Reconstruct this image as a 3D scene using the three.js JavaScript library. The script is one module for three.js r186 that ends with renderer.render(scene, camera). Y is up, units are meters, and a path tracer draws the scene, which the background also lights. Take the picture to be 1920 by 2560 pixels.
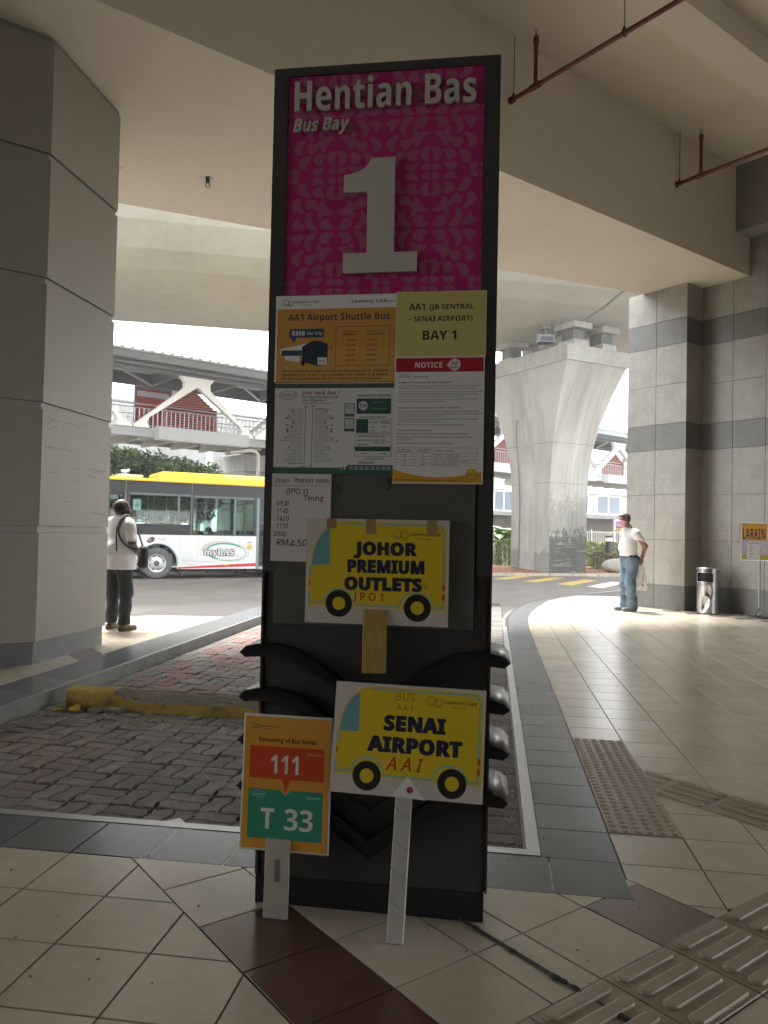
import * as THREE from 'three';
import { mergeGeometries, mergeVertices, toCreasedNormals } from 'three/addons/utils/BufferGeometryUtils.js';
import { RoundedBoxGeometry } from 'three/addons/geometries/RoundedBoxGeometry.js';
import { TextGeometry } from 'three/addons/geometries/TextGeometry.js';
import { FontLoader } from 'three/addons/loaders/FontLoader.js';

// ---------------------------------------------------------------- camera, sky, sun, exposure
const scene = new THREE.Scene();
const camera = new THREE.PerspectiveCamera(67.38, 768 / 1024, 0.05, 900);
camera.rotation.order = 'YXZ';
camera.position.set(0, 1.35, 0);
camera.rotation.set(THREE.MathUtils.degToRad(1.5), THREE.MathUtils.degToRad(-36.9), THREE.MathUtils.degToRad(1.2));
const renderer = new THREE.WebGLRenderer({ antialias: true });
renderer.toneMapping = THREE.LinearToneMapping;
renderer.toneMappingExposure = 5.05;
renderer.shadowMap.enabled = true;

const SUN_DIR = new THREE.Vector3(0.061, 0.93, -0.359).normalize();
{ // bright hazy overcast sky, a broad glow round the veiled sun
  const W = 256, H = 128, d = new Float32Array(W * H * 4), v = new THREE.Vector3();
  for (let j = 0; j < H; j++) for (let i = 0; i < W; i++) {
    const th = (j + 0.5) / H * Math.PI - Math.PI / 2, ph = ((i + 0.5) / W - 0.5) * 2 * Math.PI;
    v.set(Math.cos(th) * Math.cos(ph), Math.sin(th), Math.cos(th) * Math.sin(ph));
    const a = Math.max(0, v.dot(SUN_DIR));
    const up = Math.max(0, v.y);
    let L = 0.95 + 0.25 * up + 1.0 * Math.pow(a, 6);
    const k = (j * W + i) * 4;
    d[k] = L * 0.97; d[k + 1] = L * 1.0; d[k + 2] = L * 1.04; d[k + 3] = 1;
  }
  const t = new THREE.DataTexture(d, W, H, THREE.RGBAFormat, THREE.FloatType);
  t.mapping = THREE.EquirectangularReflectionMapping; t.colorSpace = THREE.LinearSRGBColorSpace;
  t.magFilter = t.minFilter = THREE.LinearFilter; t.needsUpdate = true;
  scene.background = t; scene.environment = t;
  scene.backgroundIntensity = 1.3; scene.environmentIntensity = 1.3;
}
const sun = new THREE.DirectionalLight(new THREE.Color().setRGB(1, 0.965, 0.91), 2.5);
sun.position.copy(SUN_DIR).multiplyScalar(80).add(new THREE.Vector3(10, 0, -15));
sun.target.position.set(10, 0, -15);
sun.castShadow = true; sun.shadow.radius = 26; sun.shadow.mapSize.set(4096, 4096);
Object.assign(sun.shadow.camera, { left: -60, right: 60, top: 60, bottom: -60, near: 1, far: 220 });
scene.add(sun, sun.target);

// ---------------------------------------------------------------- helpers
function rng(seed) { return () => { seed |= 0; seed = seed + 0x6D2B79F5 | 0; let t = Math.imul(seed ^ seed >>> 15, 1 | seed); t = t + Math.imul(t ^ t >>> 7, 61 | t) ^ t; return ((t ^ t >>> 14) >>> 0) / 4294967296; }; }
const R0 = rng(7);
const counts = {};
function numbered(n) { const c = counts[n] = (counts[n] ?? -1) + 1; return c ? n + '_' + String(c).padStart(3, '0') : n; }
const RAD = Math.PI / 180;
function toGeo(g) { return Array.isArray(g) ? (g.length === 1 ? g[0] : mergeGeometries(g.map(x => { const y = x.index ? x.toNonIndexed() : x; for (const k of Object.keys(y.attributes)) if (!['position', 'normal', 'uv'].includes(k)) y.deleteAttribute(k); if (!y.attributes.uv) y.setAttribute('uv', new THREE.BufferAttribute(new Float32Array(y.attributes.position.count * 2), 2)); return y; }))) : g; }
function obj(name, g, m, parent = scene) {
  const o = new THREE.Mesh(toGeo(g), m); o.name = parent === scene ? numbered(name) : name;
  o.castShadow = o.receiveShadow = true; parent.add(o); return o;
}
function tag(o, label, category, group) { o.userData.label = label; o.userData.category = category; if (group) o.userData.group = group; return o; }
function thing(name, label, category, p = [0, 0, 0], ry = 0, group) {
  const o = new THREE.Group(); o.name = numbered(name); o.position.set(...p); o.rotation.y = ry; scene.add(o); return tag(o, label, category, group);
}
function struct(name, g, m) { let o; if (g) o = obj(name, g, m); else { o = new THREE.Group(); o.name = numbered(name); scene.add(o); } o.userData.kind = 'structure'; return o; }
function sub(parent, name) { const o = new THREE.Group(); o.name = name; parent.add(o); return o; }
// uv in metres from the dominant normal of every triangle
function muv(g, ou = 0, ov = 0) {
  g = g.index ? g.toNonIndexed() : g;
  const p = g.attributes.position, uv = new Float32Array(p.count * 2), a = new THREE.Vector3(), b = new THREE.Vector3(), c = new THREE.Vector3();
  for (let i = 0; i < p.count; i += 3) {
    a.fromBufferAttribute(p, i); b.fromBufferAttribute(p, i + 1); c.fromBufferAttribute(p, i + 2);
    const n = b.clone().sub(a).cross(c.clone().sub(a)), x = Math.abs(n.x), y = Math.abs(n.y), z = Math.abs(n.z);
    [a, b, c].forEach((q, k) => { const [u, v] = y >= x && y >= z ? [q.x, q.z] : x >= z ? [q.z, q.y] : [q.x, q.y]; uv[(i + k) * 2] = u + ou; uv[(i + k) * 2 + 1] = v + ov; });
  }
  g.setAttribute('uv', new THREE.BufferAttribute(uv, 2)); return g;
}
function box(w, h, d, x = 0, y = 0, z = 0, ry = 0) { let g = new THREE.BoxGeometry(w, h, d); if (ry) g.rotateY(ry); g.translate(x, y, z); return muv(g); }
function rbox(w, h, d, r, x = 0, y = 0, z = 0, seg = 2) { const g = new RoundedBoxGeometry(w, h, d, seg, r); g.translate(x, y, z); return muv(g); }
const bx = (x0, x1, y0, y1, z0, z1) => box(x1 - x0, y1 - y0, z1 - z0, (x0 + x1) / 2, (y0 + y1) / 2, (z0 + z1) / 2);
function rod(a, b, r, r2 = r, n = 10) { a = new THREE.Vector3(...a); b = new THREE.Vector3(...b); const d = b.clone().sub(a), L = d.length(); const g = new THREE.CylinderGeometry(r2, r, L, n); g.translate(0, L / 2, 0); g.applyQuaternion(new THREE.Quaternion().setFromUnitVectors(new THREE.Vector3(0, 1, 0), d.normalize())); g.translate(a.x, a.y, a.z); return g; }
function beam(a, b, w, h) { // square bar between two points, h vertical-ish
  a = new THREE.Vector3(...a); b = new THREE.Vector3(...b); const d = b.clone().sub(a), L = d.length(); d.normalize();
  const g = new THREE.BoxGeometry(w, h, L); const up = Math.abs(d.y) > 0.95 ? new THREE.Vector3(1, 0, 0) : new THREE.Vector3(0, 1, 0);
  const x = up.clone().cross(d).normalize(), y = d.clone().cross(x); const m = new THREE.Matrix4().makeBasis(x, y, d); g.applyMatrix4(m);
  g.translate((a.x + b.x) / 2, (a.y + b.y) / 2, (a.z + b.z) / 2); return muv(g);
}
function tube(pts, r, seg = 24, rs = 8) { return new THREE.TubeGeometry(new THREE.CatmullRomCurve3(pts.map(p => new THREE.Vector3(...p))), seg, r, rs); }
function prism(pts, y0, y1) { // polygon in x,z extruded in y
  const s = new THREE.Shape(pts.map(p => new THREE.Vector2(p[0], -p[1]))); const g = new THREE.ExtrudeGeometry(s, { depth: y1 - y0, bevelEnabled: false }); g.rotateX(-Math.PI / 2); g.translate(0, y0, 0); return muv(g);
}
function plate(pts, t, holes, bev = 0) { // polygon in x,y extruded in z, front face at z = 0
  const s = new THREE.Shape(pts.map(p => new THREE.Vector2(...p))); if (holes) for (const h of holes) s.holes.push(h instanceof THREE.Path ? h : new THREE.Path(h.map(p => new THREE.Vector2(...p))));
  const g = new THREE.ExtrudeGeometry(s, { depth: t - 2 * bev, bevelEnabled: bev > 0, bevelSize: bev, bevelThickness: bev, bevelSegments: 2, bevelOffset: -bev }); g.translate(0, 0, -t + bev); return muv(g);
}
const rect = (x0, x1, y0, y1) => [[x0, y0], [x1, y0], [x1, y1], [x0, y1]];
// s, t axes of the bay: s = x + z, t = z - x
const ST = (s, t) => [(s - t) / 2, (s + t) / 2];
// convex slab with a small chamfer (a tile or paver): polygon [x,z]
function area2(p) { let a = 0; for (let i = 0; i < p.length; i++) { const q = p[(i + 1) % p.length]; a += p[i][0] * q[1] - q[0] * p[i][1]; } return a / 2; }
function inset(p, d) { // p ccw in (x, z)
  const n = p.length, out = [];
  for (let i = 0; i < n; i++) {
    const a = p[(i + n - 1) % n], b = p[i], c = p[(i + 1) % n];
    let e1 = [b[0] - a[0], b[1] - a[1]], e2 = [c[0] - b[0], c[1] - b[1]]; const l1 = Math.hypot(...e1), l2 = Math.hypot(...e2); e1 = e1.map(v => v / l1); e2 = e2.map(v => v / l2);
    const n1 = [-e1[1], e1[0]], n2 = [-e2[1], e2[0]]; const k = 1 + n1[0] * n2[0] + n1[1] * n2[1]; const f = d / Math.max(k, 0.25);
    out.push([b[0] + (n1[0] + n2[0]) * f, b[1] + (n1[1] + n2[1]) * f]);
  }
  return out;
}
function slab(poly, y0, y1, gap, ch, ou = 0, ov = 0) {
  let p = area2(poly) > 0 ? poly : poly.slice().reverse(); p = inset(p, gap); const q = inset(p, ch);
  if (area2(q) <= 1e-5) return null;
  const pos = [], uv = []; const tri = (...v) => v.forEach(a => { pos.push(...a); uv.push(a[0] + ou, a[2] + ov); });
  const n = p.length, P = (a, y) => [a[0], y, a[1]];
  if (n <= 8) for (let i = 1; i < n - 1; i++) tri(P(q[0], y1), P(q[i + 1], y1), P(q[i], y1));
  else { const c = q.reduce((a, b) => [a[0] + b[0] / n, a[1] + b[1] / n], [0, 0]); for (let i = 0; i < n; i++) tri(P(c, y1), P(q[(i + 1) % n], y1), P(q[i], y1)); }
  for (let i = 0; i < n; i++) { const j = (i + 1) % n;
    tri(P(q[i], y1), P(q[j], y1), P(p[j], y1 - ch)); tri(P(q[i], y1), P(p[j], y1 - ch), P(p[i], y1 - ch));
    tri(P(p[i], y1 - ch), P(p[j], y1 - ch), P(p[j], y0)); tri(P(p[i], y1 - ch), P(p[j], y0), P(p[i], y0)); }
  const g = new THREE.BufferGeometry(); g.setAttribute('position', new THREE.Float32BufferAttribute(pos, 3)); g.setAttribute('uv', new THREE.Float32BufferAttribute(uv, 2)); g.computeVertexNormals(); return g;
}
function clip(poly, a, b, c) { // keep a*x + b*z <= c
  const out = []; for (let i = 0; i < poly.length; i++) { const p = poly[i], q = poly[(i + 1) % poly.length], dp = a * p[0] + b * p[1] - c, dq = a * q[0] + b * q[1] - c;
    if (dp <= 0) out.push(p); if ((dp < 0 && dq > 0) || (dp > 0 && dq < 0)) { const t = dp / (dp - dq); out.push([p[0] + (q[0] - p[0]) * t, p[1] + (q[1] - p[1]) * t]); } }
  return out.filter((p, i) => { const q = out[(i + 1) % out.length]; return !q || Math.hypot(p[0] - q[0], p[1] - q[1]) > 1e-4; });
}
// ---------------------------------------------------------------- procedural textures
function hash(x, y, s) { let h = Math.imul(x, 374761393) + Math.imul(y, 668265263) + Math.imul(s, 1442695041); h = Math.imul(h ^ h >>> 13, 1274126177); return ((h ^ h >>> 16) >>> 0) / 4294967296; }
function vn(u, v, per, s, pery = per) { // periodic value noise, u and v in 0..1
  const x = u * per, y = v * pery, ix = Math.floor(x), iy = Math.floor(y), m = (a, p) => ((a % p) + p) % p; let fx = x - ix, fy = y - iy; fx = fx * fx * (3 - 2 * fx); fy = fy * fy * (3 - 2 * fy);
  const h = (a, b) => hash(m(a, per), m(b, pery), s); const a = h(ix, iy), b = h(ix + 1, iy), c = h(ix, iy + 1), d = h(ix + 1, iy + 1); return a + (b - a) * fx + (c - a) * fy + (a - b - c + d) * fx * fy;
}
function fbm(u, v, per, oct, s, pery = per) { let r = 0, a = 0.5, t = 0; for (let i = 0; i < oct; i++) { r += a * vn(u, v, per, s + i, pery); t += a; a *= 0.55; per *= 2; pery *= 2; } return r / t; }
function dtex(n, metres, f, srgb = true) {
  const d = new Uint8Array(n * n * 4); for (let j = 0; j < n; j++) for (let i = 0; i < n; i++) { const c = f(i / n, j / n), k = (j * n + i) * 4; const q = Array.isArray(c) ? c : [c, c, c]; for (let m = 0; m < 3; m++) d[k + m] = Math.max(0, Math.min(255, q[m] * 255)); d[k + 3] = 255; }
  const t = new THREE.DataTexture(d, n, n, THREE.RGBAFormat); t.wrapS = t.wrapT = THREE.RepeatWrapping; t.magFilter = THREE.LinearFilter; t.minFilter = THREE.LinearMipmapLinearFilter; t.generateMipmaps = true; t.repeat.set(1 / metres, 1 / metres); if (srgb) t.colorSpace = THREE.SRGBColorSpace; t.needsUpdate = true; return t;
}
function ctex(w, h, draw) { const c = document.createElement('canvas'); c.width = w; c.height = h; const g = c.getContext('2d'); draw(g, w, h); const t = new THREE.CanvasTexture(c); t.colorSpace = THREE.SRGBColorSpace; t.anisotropy = 8; return t; }
const lin = (r, g, b) => new THREE.Color().setRGB(r, g, b);
function std(c, rough = 0.7, o = {}) { return new THREE.MeshStandardMaterial({ color: Array.isArray(c) ? lin(...c) : c, roughness: rough, ...o }); }
function phys(c, rough = 0.7, o = {}) { return new THREE.MeshPhysicalMaterial({ color: lin(...c), roughness: rough, ...o }); }
const T = {
  plaster: dtex(512, 5.3, (u, v) => { const a = fbm(u, v, 3, 5, 11), b = fbm(u, v, 40, 3, 12); return 0.9 + (a - 0.5) * 0.05 + (b - 0.5) * 0.02; }),
  plasterB: dtex(256, 0.35, (u, v) => fbm(u, v, 12, 4, 15), false),
  concrete: dtex(512, 4.3, (u, v) => { const a = fbm(u, v, 4, 6, 21), b = fbm(u, v, 60, 2, 22), st = fbm(u, v, 24, 3, 23, 2); const k = 0.84 + (a - 0.5) * 0.24 + (b - 0.5) * 0.08 + (st - 0.5) * 0.12; return [k, k, k * 0.985]; }),
  soffit: dtex(512, 13, (u, v) => { const a = fbm(u, v, 4, 6, 24), b = fbm(u, v, 70, 2, 25), c = fbm(u, v, 9, 3, 26, 2); const k = 0.88 + (a - 0.5) * 0.10 + (b - 0.5) * 0.05 + (c - 0.5) * 0.05; return [k, k, k * 0.985]; }),
  granite: dtex(512, 0.62, (u, v) => { const a = fbm(u, v, 5, 3, 31), b = vn(u, v, 170, 32), c = vn(u, v, 90, 33), d = vn(u, v, 256, 34); let k = 0.82 + (a - 0.5) * 0.14 + (b - 0.5) * 0.16 + (c - 0.5) * 0.12; if (d > 0.93) k -= 0.2; if (d < 0.06) k += 0.15; return [k, k * 0.99, k * 0.965]; }),
  tile: dtex(512, 0.9, (u, v) => { const w = u + 0.05 * fbm(u, v, 4, 3, 44), a = fbm(w, v + 0.3 * u, 3, 5, 41), b = fbm(u, v, 30, 3, 42); const k = 0.87 + (a - 0.5) * 0.10 + (b - 0.5) * 0.04; return [k, k * 0.992, k * 0.975]; }),
  tileR: dtex(512, 1.1, (u, v) => { const a = fbm(u, v, 4, 5, 51), b = fbm(u, v, 24, 3, 52); return [0, 0.247 + (a - 0.5) * 0.03 + (b - 0.5) * 0.015, 0]; }, false),
  asphalt: dtex(512, 1.7, (u, v) => { const a = fbm(u, v, 3, 4, 61), b = vn(u, v, 200, 62), c = vn(u, v, 110, 63); const k = 0.74 + (a - 0.5) * 0.22 + (b - 0.5) * 0.3 + (c - 0.5) * 0.22; return [k, k * 0.975, k * 0.95]; }),
  paver: dtex(512, 0.8, (u, v) => { const a = fbm(u, v, 6, 5, 71), b = vn(u, v, 220, 72), c = vn(u, v, 60, 73); const k = 0.78 + (a - 0.5) * 0.3 + (b - 0.5) * 0.26 + (c > 0.93 ? -0.12 : 0); return [k, k * 0.99, k * 0.97]; }),
  grainB: dtex(256, 0.3, (u, v) => 0.5 * vn(u, v, 120, 81) + 0.5 * fbm(u, v, 20, 3, 82), false),
  soil: dtex(256, 1.3, (u, v) => { const a = fbm(u, v, 5, 5, 91), b = vn(u, v, 90, 92); const k = 0.7 + (a - 0.5) * 0.5 + (b - 0.5) * 0.4; return [k, k * 0.93, k * 0.84]; }),
  metalS: dtex(256, 0.8, (u, v) => { const a = fbm(u, v, 3, 4, 101), s = vn(u, v, 90, 102, 4); const k = 0.9 + (a - 0.5) * 0.12 + (s - 0.5) * 0.05; return k; }),
};
const M = {
  plaster: std([0.88, 0.795, 0.655], 0.85, { map: T.plaster, bumpMap: T.plasterB, bumpScale: 0.0012 }),
  concrete: std([0.63, 0.63, 0.60], 0.9, { map: T.concrete, bumpMap: T.plasterB, bumpScale: 0.002 }),
  graniteL: std([0.47, 0.45, 0.41], 0.36, { map: T.granite }),
  graniteL2: std([0.44, 0.42, 0.385], 0.36, { map: T.granite }),
  graniteD: std([0.215, 0.212, 0.205], 0.36, { map: T.granite }),
  graniteJoint: std([0.09, 0.088, 0.083], 0.9),
  beige: [[0.64, 0.575, 0.475], [0.62, 0.555, 0.455], [0.655, 0.59, 0.49]].map(c => phys(c, 1, { map: T.tile, roughnessMap: T.tileR, specularIntensity: 0.6 })),
  greyTile: [[0.165, 0.178, 0.19], [0.148, 0.16, 0.172]].map(c => phys(c, 1, { map: T.tile, roughnessMap: T.tileR, specularIntensity: 0.55 })),
  terra: std([0.145, 0.074, 0.052], 1, { map: T.tile, roughnessMap: T.tileR }),
  mauve: std([0.27, 0.2, 0.19], 1, { map: T.tile, roughnessMap: T.tileR }),
  tactile: std([0.40, 0.31, 0.23], 0.42, { map: T.tile, bumpMap: T.grainB, bumpScale: 0.0006 }),
  grout: std([0.05, 0.043, 0.04], 0.9),
  steel: std([0.58, 0.58, 0.59], 0.32, { metalness: 1, map: T.metalS }),
  steelDull: std([0.5, 0.5, 0.5], 0.42, { metalness: 0.9, map: T.metalS }),
  asphalt: std([0.165, 0.152, 0.138], 0.85, { map: T.asphalt, bumpMap: T.grainB, bumpScale: 0.004 }),
  kerb: std([0.3, 0.3, 0.29], 0.85, { map: T.concrete, bumpMap: T.plasterB, bumpScale: 0.004 }),
  black: std([0.012, 0.012, 0.013], 0.5),
  blackGloss: std([0.012, 0.013, 0.016], 0.22),
  rubber: std([0.03, 0.03, 0.031], 0.75),
  redPipe: std([0.16, 0.035, 0.03], 0.45),
  whitePaint: std([0.78, 0.77, 0.74], 0.5, { map: T.plaster }),
  white: std([0.8, 0.8, 0.8], 0.5),
  paper: std([0.78, 0.78, 0.77], 0.75),
  dark: std([0.045, 0.045, 0.047], 0.6),
  greyMetal: std([0.3, 0.32, 0.34], 0.5, { metalness: 0.3 }),
};

// ================================================================ THE SETTING
{ const g = new THREE.CircleGeometry(600, 64); g.rotateX(-Math.PI / 2); g.translate(0, -0.156, 0); struct('ground', muv(g), std([0.31, 0.31, 0.30], 0.9, { map: T.asphalt })); }
struct('road', prism([[-40, -5], [-40, -33], [70, -33], [70, 20], [14, 20], [14, -5]], -0.155, -0.15), M.asphalt);
// painted crossing blocks on the road
{ const yel = std([0.62, 0.44, 0.06], 0.7, { map: T.asphalt }), whi = std([0.72, 0.72, 0.7], 0.7, { map: T.asphalt });
  const cr = struct('pedestrian_crossing');
  [[-18.6, 0], [-17.25, 0], [-15.85, 0], [-14.7, 1], [-13.6, 1], [-12.5, 1]].forEach(([z, w], i) => obj('painted_stripe', prism([[18.6, z + 0.62], [18.65, z], [21.6, z - 1.3], [21.6, z - 0.75]].map(([x, y]) => [x, y]), -0.1495, -0.146), w ? whi : yel, cr));
}
// ---- traffic island with kerb stones and reddish soil
const ISL = [[10, -24.8], [16, -21.75], [19.6, -20.05], [22, -19.1], [24.8, -17.95], [29, -16.5], [40, -14.5], [40, -24], [10, -31]];
struct('island_soil', prism(ISL, -0.15, -0.06), std([0.42, 0.24, 0.13], 0.95, { map: T.soil, bumpMap: T.grainB, bumpScale: 0.02 }));
{ const k = struct('island_kerb'); const g = [];
  for (let i = 0; i < 6; i++) { const a = ISL[i], b = ISL[i + 1], L = Math.hypot(b[0] - a[0], b[1] - a[1]), n = Math.round(L / 0.9);
    for (let j = 0; j < n; j++) { const p = t => [a[0] + (b[0] - a[0]) * t, -0.1, a[1] + (b[1] - a[1]) * t]; obj('kerb_stone', beam(p(j / n + 0.006), p((j + 1) / n - 0.006), 0.15, 0.115), M.kerbLight ??= std([0.5, 0.44, 0.36], 0.9, { map: T.concrete }), k); } } }
{ const P = []; for (let i = 0; i <= 24; i++) for (let j = 0; j <= 8; j++) { const x = 15 + i * 0.36, w = j / 8; const zf = -22.6 + (x - 15) * 0.455; P.push([x, -0.065 + 0.16 * Math.sin(Math.min(1, w * 1.6) * 1.57) * (0.6 + 0.4 * fbm(i / 24, w, 6, 2, 5)), zf - w * 3.4 - 0.3]); }
  const idx = []; for (let i = 0; i < 24; i++) for (let j = 0; j < 8; j++) { const a = i * 9 + j; idx.push(a, a + 9, a + 1, a + 1, a + 9, a + 10); }
  const g = new THREE.BufferGeometry(); g.setAttribute('position', new THREE.Float32BufferAttribute(P.flat(), 3)); g.setIndex(idx); g.computeVertexNormals(); const h = muv(g); h.computeVertexNormals(); struct('soil_mound', h, std([0.36, 0.18, 0.09], 0.95, { map: T.soil, side: THREE.DoubleSide })); }

// ---- station floor: grout bed, tiles, edging
const floor = struct('floor');
const FLOOR = [[-16, 16], [-16, -11.6], [2.6, -11.6], [3.9, -11.83], [6.57, -13.68], [7.6, -13.9], ST(-5.05, -21.0), ST(-5.05, -4.78), ST(0.245, -4.78),
  [8.5, -8.27], [9.0, -8.75], [9.65, -9.3], [10.47, -9.9], [11.5, -10.6], [12.76, -11.2], [13.7, -11.55], [14.85, -11.8], [17, -12.3], [26, -14.2], [26, 16]];
obj('concrete_slab', prism(FLOOR, -0.35, -0.0065), M.kerb, floor); obj('grout_bed', prism(FLOOR.map(([x, z]) => { const [s, t] = [x + z, z - x]; const q = (Math.abs(s - 0.235) < 0.25 && t < -4.9) ? [x + 0.03, z + 0.03] : (Math.abs(s + 5.05) < 0.01 ? [x - 0.02, z - 0.02] : [x, z]); return q; }), -0.0064, -0.006), M.grout, floor);
const tiles = []; // {poly, m, d}
function addTile(poly, m) { if (poly.length < 3 || Math.abs(area2(poly)) < 0.0012) return; const c = poly.reduce((a, p) => [a[0] + p[0] / poly.length, a[1] + p[1] / poly.length], [0, 0]); tiles.push({ poly, m, c, d: Math.hypot(...c) }); }
const rt = rng(21), pickB = () => M.beige[Math.floor(rt() * 3)];
const PT = 0.4615;
const cell45 = (s0, t0, ds = PT, dt = PT) => [ST(s0, t0), ST(s0 + ds, t0), ST(s0 + ds, t0 + dt), ST(s0, t0 + dt)];
// left of X = 1.105: tiles set at 45 degrees
for (let i = -16; i < 10; i++) for (let j = 0; j < 14; j++) addTile(clip(cell45(-1.95 + i * PT, -4.24 + j * PT), 1, 0, 1.105), pickB());
// centre: square-set tiles, with a red-brown column
const ZL = k => -1.487 + k * 0.3265;
const XL = [1.105, 1.437, 1.765, 1.875, 1.985, 2.31, 2.635, 2.962, 3.29, 3.617];
for (let i = 0; i < XL.length - 1; i++) for (let k = -6; k < 6; k++) {
  const z0 = ZL(k), z1 = ZL(k + 1), x0 = XL[i], x1 = XL[i + 1]; if (x0 >= 2.63 && z0 < -1.49) continue;
  const tc = (z0 + z1) / 2 - (x0 + x1) / 2; if (tc < -4.75) continue;
  const gap = 0.0025; let m = pickB(); if (i === 0 && z0 > -2.5) m = M.terra; if (i === 5 && k === -1) m = M.mauve;
  addTile([[x0, z0], [x1, z0], [x1, z1], [x0, z1]], m);
}
// right hall: 45 degree tiles bounded by the curved kerb
const CURVE = [[7.29, -6.52], [8.45, -7.68], [9.0, -8.2], [9.63, -8.77], [10.3, -9.3], [11.23, -9.97], [12.2, -10.62], [13.22, -11.12], [14.71, -11.56], [24, -13.4]];
for (let i = 0; i < 50; i++) for (let j = -45; j < 16; j++) {
  let p = cell45(0.77 + i * PT, -4.70 + j * PT); const c = ST(0.77 + (i + 0.5) * PT, -4.70 + (j + 0.5) * PT);
  if (c[0] > 15.5 || c[1] > 1.2 || c[1] > 0.2 && c[0] < 3 ) continue;
  p = clip(p, 0, 1, c[0] < 3.6 ? -1.487 : 99); p = p.length > 2 ? clip(p, -1, 0, -2.635) : p;
  for (let q = 0; q < CURVE.length - 1 && p.length > 2; q++) { const a = CURVE[q], b = CURVE[q + 1], dx = b[0] - a[0], dz = b[1] - a[1]; p = clip(p, dz, -dx, dz * a[0] - dx * a[1]); }
  if (p.length > 2) { const red = (c[0] > 12.75 && c[0] < 13.06 && c[1] > -8.3); addTile(p, red ? M.mauve : pickB()); }
}
// grey border: front of the bay, right side, then round the curve
for (let i = -16; i < 6; i++) addTile(cell45(-1.95 + i * PT, -4.705, i === 5 ? 0.4125 : PT, 0.465), M.greyTile[Math.abs(i) % 2]);
for (let j = -1; j > -22; j--) addTile(cell45(0.315, -4.70 + j * PT, 0.455), M.greyTile[Math.abs(j) % 2]);
{ const inn = [ST(0.77, -4.70 - 21 * PT), ...CURVE.slice(1)], out = [ST(0.315, -4.70 - 21 * PT), [8.45, -8.1], [9.0, -8.62], [9.7, -9.22], [10.52, -9.83], [11.55, -10.52], [12.8, -11.12], [13.72, -11.46], [14.87, -11.7], [24, -13.6]];
  for (let q = 0; q < inn.length - 1; q++) { const n = Math.max(1, Math.round(Math.hypot(inn[q + 1][0] - inn[q][0], inn[q + 1][1] - inn[q][1]) / 0.34)), L = (a, b, t) => [a[0] + (b[0] - a[0]) * t, a[1] + (b[1] - a[1]) * t];
    for (let k = 0; k < n; k++) addTile([L(inn[q], inn[q + 1], k / n), L(inn[q], inn[q + 1], (k + 1) / n), L(out[q], out[q + 1], (k + 1) / n), L(out[q], out[q + 1], k / n)], M.greyTile[k % 2]); } }
// far platform to the left: square-set tiles, grey kerb row
for (let j = 0; j < 34; j++) addTile(cell45(-5.06, -5.0 - j * PT, -0.68, -PT), M.greyTile[j % 2]);
for (let i = -12; i < 20; i++) for (let k = -10; k < 12; k++) {
  const x0 = 1.905 + i * 0.325, z0 = -8.3 + k * 0.3265 + (i % 2 ? 0 : 0.0); let p = [[x0, z0], [x0 + 0.325, z0], [x0 + 0.325, z0 + 0.3265], [x0, z0 + 0.3265]];
  p = clip(p, 1, 1, -5.745); p = clip(p, 0.57, -0.822, 0.57 * 3.9 + 0.822 * 11.83); p = clip(p, 0, -1, 11.55);
  if (p.length > 2) addTile(p, (i === 1 && k < 3) ? M.mauve : pickB());
}
tiles.sort((a, b) => a.d - b.d);
{ const rest = new Map(); tiles.forEach((t, i) => {
    const grey = M.greyTile.includes(t.m); const g = slab(t.poly, -0.006, grey ? 0.0012 : 0, 0.0034, 0.0011, R0() * 5, R0() * 5); if (!g) return;
    if (i < 298) obj(grey ? 'border_tile' : 'tile', g, t.m, floor); else { if (!rest.has(t.m)) rest.set(t.m, []); rest.get(t.m).push(g); } });
  for (const [m, gs] of rest) { const o = obj('tile_field', gs, m, floor); o.userData.kind = 'stuff'; } }
// steel edging round the bay
obj('metal_edging', [prism([ST(-5.0, -4.71), ST(0.315, -4.71), ST(0.235, -4.79), ST(-5.0, -4.79)], -0.14, 0.004), prism([ST(0.315, -4.71), ST(0.315, -16.2), ST(0.235, -16.2), ST(0.235, -4.79)], -0.14, 0.0045)], M.steelDull, floor);
obj('metal_edging', prism([ST(-5.05, -5.0), ST(-5.07, -5.0), ST(-5.07, -20.8), ST(-5.05, -20.8)], -0.01, 0.004), M.steelDull, floor);
// black expansion joint with blobs of sealant
{ const g = [bx(1.868, 1.882, -0.004, 0.004, -2.12, 0.4)]; const r = rng(3); for (let i = 0; i < 14; i++) { const s = new THREE.SphereGeometry(0.008 + r() * 0.008, 8, 6); s.scale(1, 0.4, 1.6); s.translate(1.875 + (r() - 0.5) * 0.01, 0.005, -2.0 + r() * 0.95); g.push(s); } obj('expansion_joint', g, M.rubber, floor); }
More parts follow.
